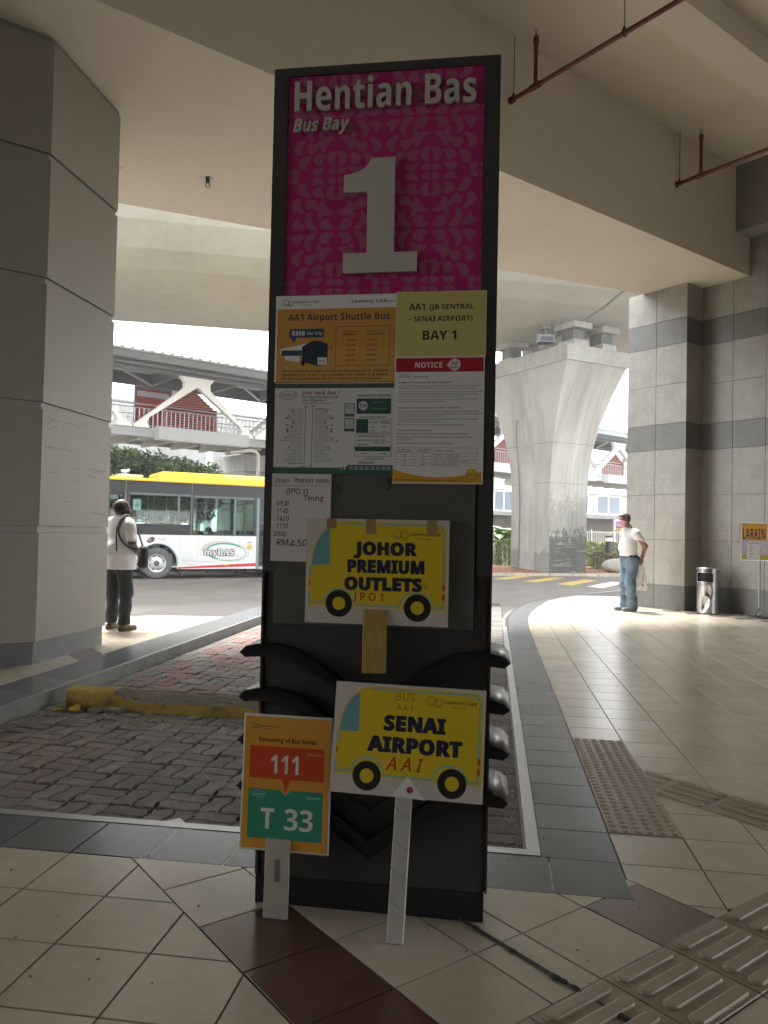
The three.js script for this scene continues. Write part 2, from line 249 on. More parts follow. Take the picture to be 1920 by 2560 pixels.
// raised tactile tiles
{ const dome = new THREE.CylinderGeometry(0.0125, 0.0195, 0.0085, 14); dome.translate(0, 0.0082, 0); const dm = mergeGeometries([dome]);
  for (let j = 0; j < 5; j++) { const t1 = -5.165 - j * PT; const tt = obj('tactile_tile', slab(cell45(0.772, t1 - PT, PT, PT), -0.003, 0.004, 0.002, 0.002), M.tactile, floor);
    for (let a = 0; a < 6; a++) for (let b = 0; b < 6; b++) { const [x, z] = ST(0.772 + (a + 0.5) / 6 * PT, t1 - (b + 0.5) / 6 * PT); const o = obj('dome', dm, M.tactile, tt); o.position.set(x, 0, z); } }
  const barShape = (L, w) => { const s = new THREE.Shape(); s.absarc(L / 2 - w, 0, w, -Math.PI / 2, Math.PI / 2); s.absarc(-L / 2 + w, 0, w, Math.PI / 2, Math.PI * 1.5); const g = new THREE.ExtrudeGeometry(s, { depth: 0.001, bevelEnabled: true, bevelThickness: 0.0085, bevelSize: 0.008, bevelSegments: 3, bevelOffset: -0.008, curveSegments: 8 }); g.rotateX(-Math.PI / 2); g.translate(0, 0.0045, 0); return muv(g); };
  const bar = barShape(0.275, 0.0245), barS = barShape(0.285, 0.021);
  const XB = [1.335, 1.66, 1.985, 2.31, 2.635, 2.962, 3.29];
  for (let i = 0; i < 6; i++) { const tt = obj('tactile_tile', slab([[XB[i], -1.487], [XB[i + 1], -1.487], [XB[i + 1], -1.16], [XB[i], -1.16]], -0.003, 0.004, 0.002, 0.002), M.tactile, floor);
    for (let b = 0; b < 4; b++) { const o = obj('raised_bar', bar, M.tactile, tt); o.position.set((XB[i] + XB[i + 1]) / 2, 0, -1.487 + (b + 0.5) / 4 * 0.327); } }
  for (let j = 0; j < 5; j++) { const z0 = -2.45 + (j - 1) * 0.327; let p = [[3.617, z0], [3.94, z0], [3.94, z0 + 0.327], [3.617, z0 + 0.327]]; p = clip(p, -1, -1, -1.236); if (p.length < 3) continue;
    const tt = obj('tactile_tile', slab(p, -0.003, 0.004, 0.002, 0.002), M.tactile, floor);
    for (let b = 0; b < 4; b++) { const x = 3.617 + (b + 0.5) / 4 * 0.323; const L0 = Math.max(z0 + 0.02, 1.236 - x + 0.03), L1 = z0 + 0.307; if (L1 - L0 < 0.05) continue; const o = obj('raised_bar', barS, M.tactile, tt); o.rotation.y = Math.PI / 2; o.scale.x = (L1 - L0) / 0.285; o.position.set(x, 0, (L0 + L1) / 2); } } }
{ // crumbs and leaf bits on the floor
  const g = [], r = rng(9); for (let i = 0; i < 70; i++) { const x = 0.5 + r() * 2.6, z = -3.3 + r() * 2.6; const b = new THREE.BoxGeometry(0.002 + r() * 0.004, 0.002, 0.003 + r() * 0.008); b.rotateY(r() * 6); b.translate(x, 0.002, z); g.push(b); }
  const o = obj('floor_crumbs', g, M.dark); o.userData.kind = 'stuff'; tag(o, 'dark crumbs and bits of litter scattered over the front tiles', 'litter'); }

// ---- bus bay paving
const bay = struct('bay_paving');
obj('sand_bed', prism([ST(-5.05, -4.75), ST(0.25, -4.75), ST(0.25, -24), ST(-5.05, -24)], -0.1495, -0.145), std([0.085, 0.078, 0.068], 0.95, { map: T.soil }), bay);
{ const L = 0.236, W = 0.118, A = 0.0125, pts = [];
  for (let i = 0; i < 6; i++) { const x = -L / 2 + L * i / 6; pts.push([x, -W / 2 + A * Math.sin(2 * Math.PI * x / L)]); }
  for (let i = 0; i < 3; i++) { const y = -W / 2 + W * i / 3; pts.push([L / 2 + A * 0.8 * Math.sin(2 * Math.PI * y / W), y]); }
  for (let i = 0; i < 6; i++) { const x = L / 2 - L * i / 6; pts.push([x, W / 2 + A * Math.sin(2 * Math.PI * x / L)]); }
  for (let i = 0; i < 3; i++) { const y = W / 2 - W * i / 3; pts.push([-L / 2 + A * 0.8 * Math.sin(2 * Math.PI * y / W), y]); }
  const geos = [0, 1, 2, 3].map(i => slab(pts, -0.03, 0, 0.0036, 0.006, i * 0.31, i * 0.77));
  const plain = [0, 1].map(i => slab([[-L / 2, -W / 2], [L / 2, -W / 2], [L / 2, W / 2], [-L / 2, W / 2]], -0.03, 0, 0.003, 0.004, i * 0.31, i * 0.77));
  const grey = [[0.30, 0.285, 0.265], [0.26, 0.25, 0.235], [0.33, 0.31, 0.285]].map(c => std(c, 0.9, { map: T.paver, bumpMap: T.grainB, bumpScale: 0.003 })), pink = [[0.36, 0.225, 0.205], [0.33, 0.21, 0.195], [0.31, 0.225, 0.21]].map(c => std(c, 0.9, { map: T.paver, bumpMap: T.grainB, bumpScale: 0.003 }));
  const faint = [[0.30, 0.245, 0.225], [0.275, 0.23, 0.215], [0.31, 0.265, 0.24]].map(c => std(c, 0.9, { map: T.paver, bumpMap: T.grainB, bumpScale: 0.003 })); const list = [], r = rng(33), RT = Math.SQRT2, c0 = 0.24;
  const S0 = -5.02 / RT, S1 = 0.22 / RT; // metres along s
  for (let j = 0; j < 52; j++) { const Tm = -4.80 / RT - 0.12 - j * c0 + 0.0;
    for (let k = 0; k < 2; k++) { list.push([S0 + 0.06, Tm + (k - 0.5) * 0.12 * 0 + (k ? 0.06 : -0.06) * 2 * 0.5, 1, 2, r()]); list.push([S1 - 0.06 - 0.02, Tm + (k ? 0.06 : -0.06), 0, 2, r()]); }
    for (let i = 0; i < 14; i++) { const Sm = S0 + 0.245 + i * c0; const pk = (i < 3 && r() > 0.3) || (i === 3 && r() > 0.5) ? (j > 9 ? 1 : 3) : 0; const h = (i + j) % 2;
      for (let k = 0; k < 2; k++) list.push(h ? [Sm, Tm + (k ? 0.06 : -0.06), 0, pk, r()] : [Sm + (k ? 0.06 : -0.06), Tm, 1, pk, r()]); } }
  const all = list.map(([S, Tm, rot, kind, q]) => { const [x, z] = ST(S * RT, Tm * RT); return { x, z, ry: -45 * RAD + (rot ? Math.PI / 2 : 0) + (r() - 0.5) * 0.03, kind, q, y: -0.124 + (r() - 0.5) * 0.007, rx: (r() - 0.5) * 0.02, rz: (r() - 0.5) * 0.02, d: Math.hypot(x, z) }; }).sort((a, b) => a.d - b.d);
  const far = []; all.forEach((p, i) => { const straight = p.kind === 2; const g = straight ? plain[Math.floor(p.q * 2)] : geos[Math.floor(p.q * 4)], m = (p.kind === 1 ? pink : p.kind === 3 ? faint : grey)[Math.floor(p.q * 97) % 3];
    if (i < 299) { const o = obj('paver', g, m, bay); o.position.set(p.x, p.y, p.z); o.rotation.set(p.rx, p.ry, p.rz); } else far.push(p); });
  const inst = new THREE.InstancedMesh(geos[1], std([1, 1, 1], 0.9, { map: T.paver, bumpMap: T.grainB, bumpScale: 0.003 }), far.length), mm = new THREE.Object3D(); inst.name = 'paver_field'; inst.userData.kind = 'stuff'; inst.castShadow = inst.receiveShadow = true;
  far.forEach((p, i) => { mm.position.set(p.x, p.y, p.z); mm.rotation.set(p.rx, p.ry, p.rz); mm.updateMatrix(); inst.setMatrixAt(i, mm.matrix); inst.setColorAt(i, (p.kind === 1 ? pink : p.kind === 3 ? faint : grey)[Math.floor(p.q * 97) % 3].color); }); bay.add(inst);
}
{ // grit along the foot of the kerbs
  const g = [], r = rng(45); const add = (s, t) => { const [x, z] = ST(s, t); const q = 0.004 + r() * r() * 0.012; const b = new THREE.TetrahedronGeometry(q); b.rotateX(r() * 6); b.rotateY(r() * 6); b.scale(1, 0.6, 1); b.translate(x, -0.122 + q * 0.2, z); g.push(b); };
  for (let i = 0; i < 900; i++) add(-5.03 + r() * r() * 0.22, -5 - r() * 15); for (let i = 0; i < 700; i++) add(0.2 - r() * r() * 0.16, -5 - r() * 7); for (let i = 0; i < 260; i++) add(-4.8 + r() * 2.6, -8.15 + r() * 0.4);
  const o = obj('kerb_grit', g, std([0.4, 0.35, 0.27], 0.95)); o.userData.kind = 'stuff'; tag(o, 'sandy grit and crumbs lying along the foot of the bay kerbs', 'grit'); }

// ---- great beam, canopy soffit, ceiling
struct('roof_beam', [bx(-16, 13.6, 6.15, 8.6, -7.6, -7.15), prism([[-16, -7.6], [13.6, -7.6], [13.6, -8.87], [-16, -16.45]], 6.15, 7.3)], M.plaster);
struct('ceiling', [bx(-16, 14, 8.02, 8.5, -7.148, 16), bx(-16, 13.1, 7.68, 8.02, -5.54, -5.05), bx(-16, 13.1, 7.68, 8.02, -1.6, -1.1), bx(-16, 13.1, 7.68, 8.02, 3, 3.5)], M.plaster);
struct('back_wall', [bx(-16, 4, -0.3, 8.02, 13.5, 13.9), bx(5, 14, 2.6, 8.02, 13.5, 13.9), bx(4, 5, -0.3, 8.02, 13.5, 13.9), bx(9, 9.8, -0.3, 2.6, 13.5, 13.9), bx(-16.3, -16, -0.3, 8.5, -7.15, 13.9)], std([0.3, 0.27, 0.22], 0.85, { map: T.plaster }));  // unseen; left end wall added and back gaps cut to tune the hall light

// ---- granite clad wall with pilaster and overhang
{ const w = thing('granite_wall', 'grey granite clad wall with dark bands and a projecting pilaster at the right', 'wall');
  obj('wall_core', [bx(13.61, 14.1, -0.3, 8.02, -9.3, 1), bx(13.61, 14.1, 6.4, 8.02, 1, 13.5), ...[5, 9.5].map(z => bx(13.61, 14.1, -0.3, 6.4, z, z + 0.8)), bx(13.08, 13.61, -0.3, 6.15, -9.33, -8.08)], M.graniteJoint, w);  // unseen stretch past the frame is opened between added piers to light the hall
  const RW = [[0, 0.456, 1], [0.456, 1.315, 0], [1.315, 2.178, 0], [2.178, 3.035, 0], [3.035, 3.53, 1], [3.53, 4.28, 0], [4.28, 5.03, 0], [5.03, 5.515, 1], [5.515, 6.385, 0], [6.385, 7.34, 0]];
  const r = rng(77), slabX = (x, y0, y1, z0, z1, m, par) => { const g = rbox(0.03, y1 - y0 - 0.006, z1 - z0 - 0.006, 0.002, 0, 0, 0, 1); const u = g.attributes.uv; const a = r(), b = r(); for (let i = 0; i < u.count; i++) u.setXY(i, u.getX(i) + a, u.getY(i) + b); const o = obj('granite_tile', g, m, par); o.position.set(x + 0.015, (y0 + y1) / 2, (z0 + z1) / 2); };
  for (const [y0, y1, dk] of RW) for (let k = 0; k < 6; k++) { const z0 = -8.055 + k * 0.61; slabX(13.58, y0, y1, z0, z0 + 0.61, dk ? M.graniteD : r() > 0.5 ? M.graniteL : M.graniteL2, w); }
  const far = []; for (const [y0, y1, dk] of RW) far.push([bx(13.58, 13.61, y0 + 0.003, y1 - 0.003, -4.39, y0 > 6.3 ? 13.4 : 1), dk]);
  obj('far_cladding', far.filter(f => !f[1]).map(f => f[0]), M.graniteL, w); obj('far_band', far.filter(f => f[1]).map(f => f[0]), M.graniteD, w);
  const p = sub(w, 'pilaster'); for (const [y0, y1, dk] of RW.slice(0, 9)) { const yy = Math.min(y1, 6.15); const m = dk ? M.graniteD : M.graniteL;
    slabX(13.05, y0, yy, -8.7, -8.055, m, p); slabX(13.05, y0, yy, -9.34, -8.7, dk ? m : M.graniteL2, p);
    const g = rbox(0.53, yy - y0 - 0.006, 0.03, 0.002, 0, 0, 0, 1), o = obj('granite_tile', g, m, p); o.position.set(13.3155, (y0 + yy) / 2, -8.07); }
  const l = sub(w, 'overhang'); obj('overhang_core', bx(13.115, 13.61, 6.87, 8.02, -7.148, 13.4), M.graniteJoint, l); obj('soffit_slab', bx(13.1, 13.6, 6.84, 6.868, -7.146, 13.4), M.graniteL, l);
  for (let k = 0; k < 4; k++) for (const [y0, y1] of [[6.868, 7.34], [7.34, 8.02]]) { const g = rbox(0.03, y1 - y0 - 0.006, 0.604, 0.002, 0, 0, 0, 1), o = obj('granite_tile', g, M.graniteL2, l); o.position.set(13.1, (y0 + y1) / 2, -7.142 + 0.36 + (k - 0.05) * 0.61 - 0.33); }
  obj('far_cladding', bx(13.1, 13.114, 6.868, 8.02, -4.7, 13.4), M.graniteL2, l); }

// ---- octagonal metal clad column
{ const cx = 1.12, cz = -9.59, ap = 1.605; const t = thing('octagonal_column', 'thick eight sided column clad in pale scuffed metal panels at the left', 'column', [cx, 0, cz]);
  const oct = a => { const o = []; for (let k = 0; k < 8; k++) { const q = (k * 45 + 22.5) * RAD; o.push([Math.cos(q) * a / Math.cos(22.5 * RAD), Math.sin(q) * a / Math.cos(22.5 * RAD)]); } return o; };
  const panel = std([0.52, 0.50, 0.455], 0.5, { map: T.metalS, metalness: 0.25 });
  const plinth = std([0.2, 0.2, 0.2], 0.45, { map: T.granite });
  obj('plinth', prism(oct(ap), -0.05, 0.215), plinth, t); obj('core', prism(oct(ap - 0.02), 0.215, 6.15), std([0.1, 0.095, 0.085], 0.7), t);
  const bands = [[1.275, 1.338], [2.48, 2.545], [3.703, 3.766], [4.932, 4.99]];
  for (const [a, b] of bands) obj('joint_band', prism(oct(ap + 0.004), a, b), std([0.29, 0.27, 0.23], 0.5, { metalness: 0.25 }), t);
  const side = 2 * (ap + 0.03) * Math.tan(22.5 * RAD);
  const scuffs = (seed, heavy) => ctex(1024, 900, (g, W, H) => { g.fillStyle = '#eeeeec'; g.fillRect(0, 0, W, H); const r = rng(seed); for (let i = 0; i < 30; i++) { g.globalAlpha = 0.015 + r() * 0.02; g.fillStyle = r() > 0.5 ? '#d4d2cc' : '#ffffff'; const x = r() * W, w = 8 + r() * 60; g.fillRect(x, 0, w, H); }
    g.globalAlpha = 0.75; g.strokeStyle = '#4d4a45'; g.lineCap = 'round'; for (let i = 0; i < heavy; i++) { const x = r() * W, y = r() * H * 0.8, L = 20 + r() * 190; g.globalAlpha = 0.25 + r() * 0.55; g.lineWidth = 0.8 + r() * 3.4; g.beginPath(); g.moveTo(x, y); g.quadraticCurveTo(x + L * 0.5, y - 12 + r() * 34, x + L, y - 10 + r() * 40); g.stroke(); }
    if (heavy > 20) { g.globalAlpha = 0.9; g.lineWidth = 3; for (const [a, b, c, d] of [[60, 120, 150, 60], [80, 150, 190, 110], [40, 290, 150, 300], [250, 150, 300, 60], [300, 60, 520, 75], [560, 130, 720, 180], [120, 480, 210, 490], [480, 520, 560, 540], [740, 780, 990, 800], [690, 400, 900, 430], [760, 430, 960, 400]]) { g.beginPath(); g.moveTo(a, b); g.quadraticCurveTo((a + c) / 2, (b + d) / 2 - 16, c, d); g.stroke(); } }
    g.globalAlpha = 1; });
  const texs = [scuffs(5, 4), scuffs(6, 24), scuffs(7, 0)]; const pm = texs.map(x => std([0.325, 0.298, 0.25], 0.5, { map: x, metalness: 0.25 }));
  const rows = [[0.222, 1.272], [1.341, 2.477], [2.548, 3.7], [3.769, 4.929], [4.993, 6.09]];
  const geos = rows.map(([a, b]) => { const h = b - a, s = new THREE.BoxGeometry(side - 0.004, h, 0.05); return s; });
  for (let k = 0; k < 8; k++) rows.forEach(([a, b], i) => { const o = obj('metal_panel', geos[i], pm[k === 1 && i === 1 ? 1 : k === 1 && i === 0 ? 0 : 2], t); const q = (k * 45) * RAD; o.position.set(Math.sin(q) * (ap + 0.005), (a + b) / 2, Math.cos(q) * (ap + 0.005)); o.rotation.y = q; });
  obj('top_trim', prism(oct(ap + 0.012), 6.09, 6.148), std([0.2, 0.19, 0.17], 0.6), t); }

// ================================================================ OUTSIDE: viaduct, pier, footbridge, planting, far buildings
{ // elevated road: direction V, cross axis N (towards the station)
  const vx = 0.902, vz = 0.432, nx = -0.432, nz = 0.902; const W = (a, n) => [vx * a + nx * n, vz * a + nz * n];
  const t = thing('road_viaduct', 'broad concrete road viaduct with a curved underside crossing overhead', 'viaduct');
  const prof = [[-34.5, 11.4], [-34.5, 10.9], [-31.6, 10.5], [-30.6, 9.2], [-25.6, 9.2], [-24.2, 9.24], [-22.9, 9.4], [-21.6, 9.72], [-20.6, 10.1], [-19.8, 10.4], [-19.2, 10.6], [-19.2, 11.4]];
  const span = (a0, a1) => { const pos = []; const P = (i, a) => { const [n, y] = prof[i]; const [x, z] = W(a, n); return [x, y, z]; };
    for (let i = 0; i < prof.length; i++) { const j = (i + 1) % prof.length; const n = Math.max(1, Math.round((a1 - a0) / 10)); for (let k = 0; k < n; k++) { const p = a0 + (a1 - a0) * k / n, q = a0 + (a1 - a0) * (k + 1) / n; pos.push(...P(i, p), ...P(i, q), ...P(j, q), ...P(i, p), ...P(j, q), ...P(j, p)); } }
    for (const a of [a0, a1]) for (let i = 1; i < prof.length - 1; i++) pos.push(...P(0, a), ...P(i, a), ...P(i + 1, a));
    const g = new THREE.BufferGeometry(); g.setAttribute('position', new THREE.Float32BufferAttribute(pos, 3)); g.computeVertexNormals(); return muv(g); };
  const m = std([0.72, 0.735, 0.715], 0.9, { map: T.soffit, side: THREE.DoubleSide });
  obj('box_girder', span(-60, 12.35), m, t); obj('box_girder', span(12.5, 90), m, t);
  for (const n of [-34.4, -19.35]) { const a = W(-60, n), b = W(90, n); obj('parapet', beam([a[0], 11.85, a[1]], [b[0], 11.85, b[1]], 0.25, 0.9), M.concrete, t); }
}
{ // hammerhead pier
  const t = thing('viaduct_pier', 'massive flared concrete pier with dark grimy foot under the viaduct', 'pier', [22.3, 0, -19.33], -8.2 * RAD);
  // local x = along B (to the right), local -z = along A (away)
  const ya = [-0.2, 0.6, 1.5, 2.4, 3.2, 3.9, 4.5, 5.1, 5.7, 6.2, 6.7, 7.1, 7.45, 7.7]; const fl = y => y < 3 ? 0 : Math.pow((y - 3) / 4.7, 1.9);
  const sec = y => { const f = fl(y), a = 1.45 * f, b = 0.55 * f; return [[-b, a], [1.85 + b, a], [1.85 + b, -2.3 - a], [-b, -2.3 - a]]; };
  const faces = [0, 1, 2, 3].map(k => { const pos = [], uv = []; for (let i = 0; i < ya.length - 1; i++) { const s0 = sec(ya[i]), s1 = sec(ya[i + 1]); const A = s0[k], B = s0[(k + 1) % 4], C = s1[(k + 1) % 4], D = s1[k]; const w0 = Math.hypot(B[0] - A[0], B[1] - A[1]), w1 = Math.hypot(C[0] - D[0], C[1] - D[1]);
      const q = [[A, ya[i], 0.5 - w0 / 4], [B, ya[i], 0.5 + w0 / 4], [C, ya[i + 1], 0.5 + w1 / 4], [D, ya[i + 1], 0.5 - w1 / 4]]; for (const n of [0, 1, 2, 0, 2, 3]) { pos.push(q[n][0][0], q[n][1], q[n][0][1]); uv.push(0.5 + (q[n][2] - 0.5) * 0.9, q[n][1] / 8); } }
    const g = new THREE.BufferGeometry(); g.setAttribute('position', new THREE.Float32BufferAttribute(pos, 3)); g.setAttribute('uv', new THREE.Float32BufferAttribute(uv, 2)); g.computeVertexNormals(); return toCreasedNormals(g, 0.4); });
  const stain = dirty => ctex(512, 1024, (g, W, H) => { const id = g.createImageData(W, H); for (let j = 0; j < H; j++) for (let i = 0; i < W; i++) { const u = i / W, v = 1 - j / H; let k = 0.83 + (fbm(u, v, 5, 5, 201) - 0.5) * 0.22 + (fbm(u, v, 40, 3, 203, 3) - 0.5) * (dirty ? 0.14 : 0.07); const hgt = v * 8;
      if (dirty) { const edge = 1.45 + 0.7 * (fbm(u, v, 12, 4, 207, 20) - 0.5) + 0.25 * (fbm(u, v, 60, 2, 209, 6) - 0.5); const sm = (a, b, x) => { const t = Math.max(0, Math.min(1, (x - a) / (b - a))); return t * t * (3 - 2 * t); }; const nz = fbm(u, v, 30, 4, 219, 60) - 0.5; k *= 1 - 0.2 * sm(0.9, -0.3, hgt - edge - 0.9 + nz * 1.6); k *= 1 - 0.42 * sm(0.25, -0.35, hgt - edge + nz * 1.4); const sc = fbm(u + 0.02 * nz, v, 4, 4, 215, 190); if (hgt < 1.9) k += 0.2 * sm(0.6, 0.72, sc) * sm(1.9, 1.2, hgt); }
      else if (hgt < 0.5 + 0.5 * fbm(u, v, 8, 3, 217)) k *= 0.84;
      const q = (j * W + i) * 4; id.data[q] = k * 255; id.data[q + 1] = k * 253; id.data[q + 2] = k * 244; id.data[q + 3] = 255; } g.putImageData(id, 0, 0);
    g.strokeStyle = 'rgba(60,58,52,0.6)'; g.lineWidth = 1.5; for (const y of [3.35, 4.85]) { g.beginPath(); g.moveTo(0, H - y * 128); for (let i = 0; i <= 16; i++) g.lineTo(i * 32, H - y * 128 + (hash(i, y * 10, 4) - 0.5) * 3); g.stroke(); } });
  const mc = std([0.54, 0.54, 0.525], 0.9, { map: stain(false), side: THREE.DoubleSide }), md = std([0.54, 0.535, 0.515], 0.9, { map: stain(true), side: THREE.DoubleSide });
  faces.forEach((f, k) => obj('shaft_face', f, k === 0 ? md : mc, t));
  { const s = sec(7.7), c = [[s[0][0], s[0][1]], [s[1][0], s[1][1]], [s[2][0], s[2][1]], [s[3][0], s[3][1]]]; obj('crosshead', prism(c.map(([x, z]) => [x < 0.9 ? x - 0.03 : x + 0.03, z < -1 ? z - 0.03 : z + 0.03]), 7.68, 8.26), std([0.52, 0.51, 0.47], 0.9, { map: T.concrete }), t); }
  { const pos = [], N = 24; const r = 0.42, yc = 5.55, zc = -1.28; // arched panel on the left face
    const L = (y, z) => { const b = 0.55 * fl(y); return [-b - 0.03, y, z]; }; const rows = []; for (let i = 0; i <= N; i++) { const y = -0.2 + (yc + r + 0.2) * i / N; const w = y < yc ? r : Math.sqrt(Math.max(0, r * r - (y - yc) ** 2)); rows.push([y, w]); }
    for (let i = 0; i < N; i++) { const [y0, w0] = rows[i], [y1, w1] = rows[i + 1]; const a = L(y0, zc - w0), b = L(y0, zc + w0), c = L(y1, zc + w1), d = L(y1, zc - w1); pos.push(...a, ...b, ...c, ...a, ...c, ...d); const k = 0.05; for (const [p, q] of [[a, d], [b, c]]) { const p2 = [p[0] + k, p[1], p[2]], q2 = [q[0] + k, q[1], q[2]]; pos.push(...p, ...p2, ...q2, ...p, ...q2, ...q); } }
    const g = new THREE.BufferGeometry(); g.setAttribute('position', new THREE.Float32BufferAttribute(pos, 3)); g.computeVertexNormals(); obj('arched_panel', muv(g), std([0.57, 0.57, 0.555], 0.9, { map: T.concrete, side: THREE.DoubleSide }), t);
    obj('downpipe', tube([[-0.07, -0.1, zc - 0.44], [-0.07, 3, zc - 0.44], [-0.3, 5.5, zc - 0.43], [-0.36, 5.85, zc - 0.3]], 0.025), M.kerb, t); }
  for (const [x, z] of [[0.35, 0.75], [1.75, 0.75], [0.35, -2.9], [1.75, -2.9]]) { obj('bearing_plinth', rbox(0.7, 0.3, 0.9, 0.02, x, 8.41, z), M.concrete, t); obj('bearing', box(0.55, 0.42, 0.6, x, 8.77, z), M.kerb, t); obj('bearing_pad', rbox(0.9, 0.24, 1.1, 0.04, x, 9.09, z), M.concrete, t); }
}
{ const f = thing('floodlight', 'small grey floodlight fixed under the viaduct beside the pier top', 'floodlight', [22.0, 9.05, -19.4], -0.64); obj('lamp_housing', rbox(0.62, 0.3, 0.4, 0.03, 0, -0.32, 0), M.greyMetal, f); obj('lens', box(0.5, 0.16, 0.01, 0, -0.34, 0.205), M.greyTile[0], f); obj('bracket', [box(0.7, 0.04, 0.06, 0, -0.14, 0), box(0.04, 0.3, 0.06, -0.33, -0.1, 0), box(0.04, 0.3, 0.06, 0.33, -0.1, 0), box(0.3, 0.1, 0.3, 0, 0.1, 0), box(0.05, 0.2, 0.05, 0, 0.0, 0)], M.greyMetal, f); }

{ // covered footbridge with white trusses, running along X
  const t = thing('footbridge', 'covered footbridge with white zigzag trusses and red louvre screens', 'footbridge', [13.36, 0, -31.55], 2.2 * RAD);
  const wp = std([0.80, 0.79, 0.75], 0.55), grey = std([0.36, 0.37, 0.375], 0.6), dk = std([0.15, 0.155, 0.16], 0.7), und = std([0.42, 0.41, 0.36], 0.85, { map: T.concrete });
  const X0 = -36, X1 = 62, DP = 3.6;
  obj('deck_fascia', [bx(X0, X1, 5.12, 5.46, -0.18, 0.02)], grey, t); obj('deck_fascia', [bx(X0, X1, 5.12, 5.46, -DP, -DP + 0.2)], grey, t);
  obj('deck', bx(X0, X1, 5.3, 5.44, -DP + 0.2, -0.18), und, t);
  for (let x = X0 + 0.6; x < X1; x += 1.43) obj('cross_beam', bx(x, x + 0.16, 5.0, 5.3, -DP + 0.2, -0.18), und, t);
  obj('roof_sheet', [bx(X0, X1, 8.42, 8.5, -DP - 0.9, 0.9)], std([0.38, 0.4, 0.39], 0.6), t); { const g = []; for (let x = X0; x < X1; x += 0.42) g.push(bx(x, x + 0.1, 8.5, 8.56, -DP - 0.9, 0.92)); const o = obj('roof_rib', g, std([0.4, 0.42, 0.41], 0.6), t); o.userData.kind = 'stuff'; }
  obj('gutter', [bx(X0, X1, 8.12, 8.4, 0.55, 0.88), bx(X0, X1, 8.0, 8.42, 0.1, 0.3)], std([0.2, 0.21, 0.22], 0.6), t);
  obj('roof_beam', [bx(X0, X1, 7.85, 8.42, -0.16, 0.0), bx(X0, X1, 7.85, 8.42, -DP, -DP + 0.16)], dk, t);
  { for (let x = X0 + 1; x < X1; x += 2.86) { obj('rafter', bx(x, x + 0.12, 7.9, 8.42, -DP + 0.16, -0.16), dk, t); obj('roof_brace', beam([x, 7.95, -0.2], [x + 2.86, 7.95, -DP + 0.2], 0.08, 0.08), grey, t); } }
  // zigzag truss: rounded members with flared nodes
  const lit = (x0, xa, x1) => { // bottom node, apex, bottom node
    const w = 0.19, yb = 5.46, yt = 7.86; const s = [];
    const A = [[x0 + 0.06, yb], [x0 + 0.75, yb], [x0 + 0.62, yb + 0.25], [x0 + 0.72, yb + 0.46], [xa, yt - 0.42], [x1 - 0.72, yb + 0.46], [x1 - 0.62, yb + 0.25], [x1 - 0.75, yb], [x1 - 0.06, yb], [x1 - 0.06, yb + 0.12], [x1 - 0.3, yb + 0.3], [xa + 0.62, yt - 0.5], [xa + 0.6, yt - 0.25], [xa + 0.8, yt], [xa - 0.8, yt], [xa - 0.6, yt - 0.25], [xa - 0.62, yt - 0.5], [x0 + 0.3, yb + 0.3], [x0 + 0.06, yb + 0.12]];
    return plate(A, 0.26, null, 0.025); };
  const mods = []; for (let k = -6; k <= 2; k++) mods.push([k * 5.66 - 2.83, k * 5.66, k * 5.66 + 2.83]); for (let k = -2; k <= 4; k++) { const a = 31.5 + k * 5.66; mods.push([a - 2.83, a, a + 2.83]); }
  for (const [a, b, c] of mods) { const g = lit(a, b, c); obj('truss_frame', g.clone().translate(0, 0, 0.12), wp, t); obj('truss_frame', g.translate(0.75, 0, -DP + 0.1), wp, t); }
  // railings
  for (const z of [-0.32, -DP + 0.36]) { obj('handrail', [rod([X0, 6.5, z], [X1, 6.5, z], 0.03), rod([X0, 5.62, z], [X1, 5.62, z], 0.02), rod([X0, 6.34, z], [X1, 6.34, z], 0.02)], M.steelDull, t); const g = []; for (let x = X0; x < X1; x += 0.2) g.push(bx(x, x + 0.03, 5.46, 6.34, z - 0.012, z + 0.012)); const o = obj('baluster_row', g, M.steelDull, t); o.userData.kind = 'stuff'; }
  // red louvre screens and planters
  const red = std([0.33, 0.085, 0.06], 0.6);
  for (const [a, b, c] of mods) { if (![0, 5.66, 11.32, 31.5, 20.18, 25.84, 37.16].some(v => Math.abs(v - b) < 0.01)) continue; const s = sub(t, 'louvre_screen'); const x0 = b - 1.2, x1 = b + 1.15; obj('screen_frame', [bx(x0 - 0.04, x0 + 0.04, 5.46, 6.65, -0.5, -0.38), bx(x1 - 0.04, x1 + 0.04, 5.46, 6.65, -0.5, -0.38)], red, s); for (let y = 5.52; y < 7.3; y += 0.11) { const hw = Math.min(1, (7.5 - y) / 0.9); obj('louvre', beam([b + (x0 - b) * hw, y, -0.45], [b + (x1 - b) * hw, y, -0.45], 0.09, 0.05), red, s); } obj('screen_back', plate([[x0, 5.46], [x1, 5.46], [x1, 6.6], [b, 7.5], [x0, 6.6]], 0.02).translate(0, 0, -0.5), std([0.12, 0.04, 0.032], 0.8), s);
    obj('planter_box', bx(b - 1.85, b + 2.35, 5.02, 5.55, 0.03, 0.5), std([0.42, 0.43, 0.43], 0.7), t); }
  { const s = sub(t, 'poster_panel'); obj('panel', bx(-1.5, 0.1, 5.9, 7.65, -DP + 0.5, -DP + 0.56), std([0.3, 0.04, 0.035], 0.5), s); obj('panel_header', bx(-1.45, 0.05, 7.3, 7.55, -DP + 0.56, -DP + 0.58), std([0.45, 0.42, 0.45], 0.6), s); obj('panel_frame', [bx(-1.58, -1.5, 5.5, 7.75, -DP + 0.48, -DP + 0.6), bx(0.1, 0.18, 5.5, 7.75, -DP + 0.48, -DP + 0.6), bx(-1.5, 0.1, 7.65, 7.75, -DP + 0.48, -DP + 0.6)], dk, s); }
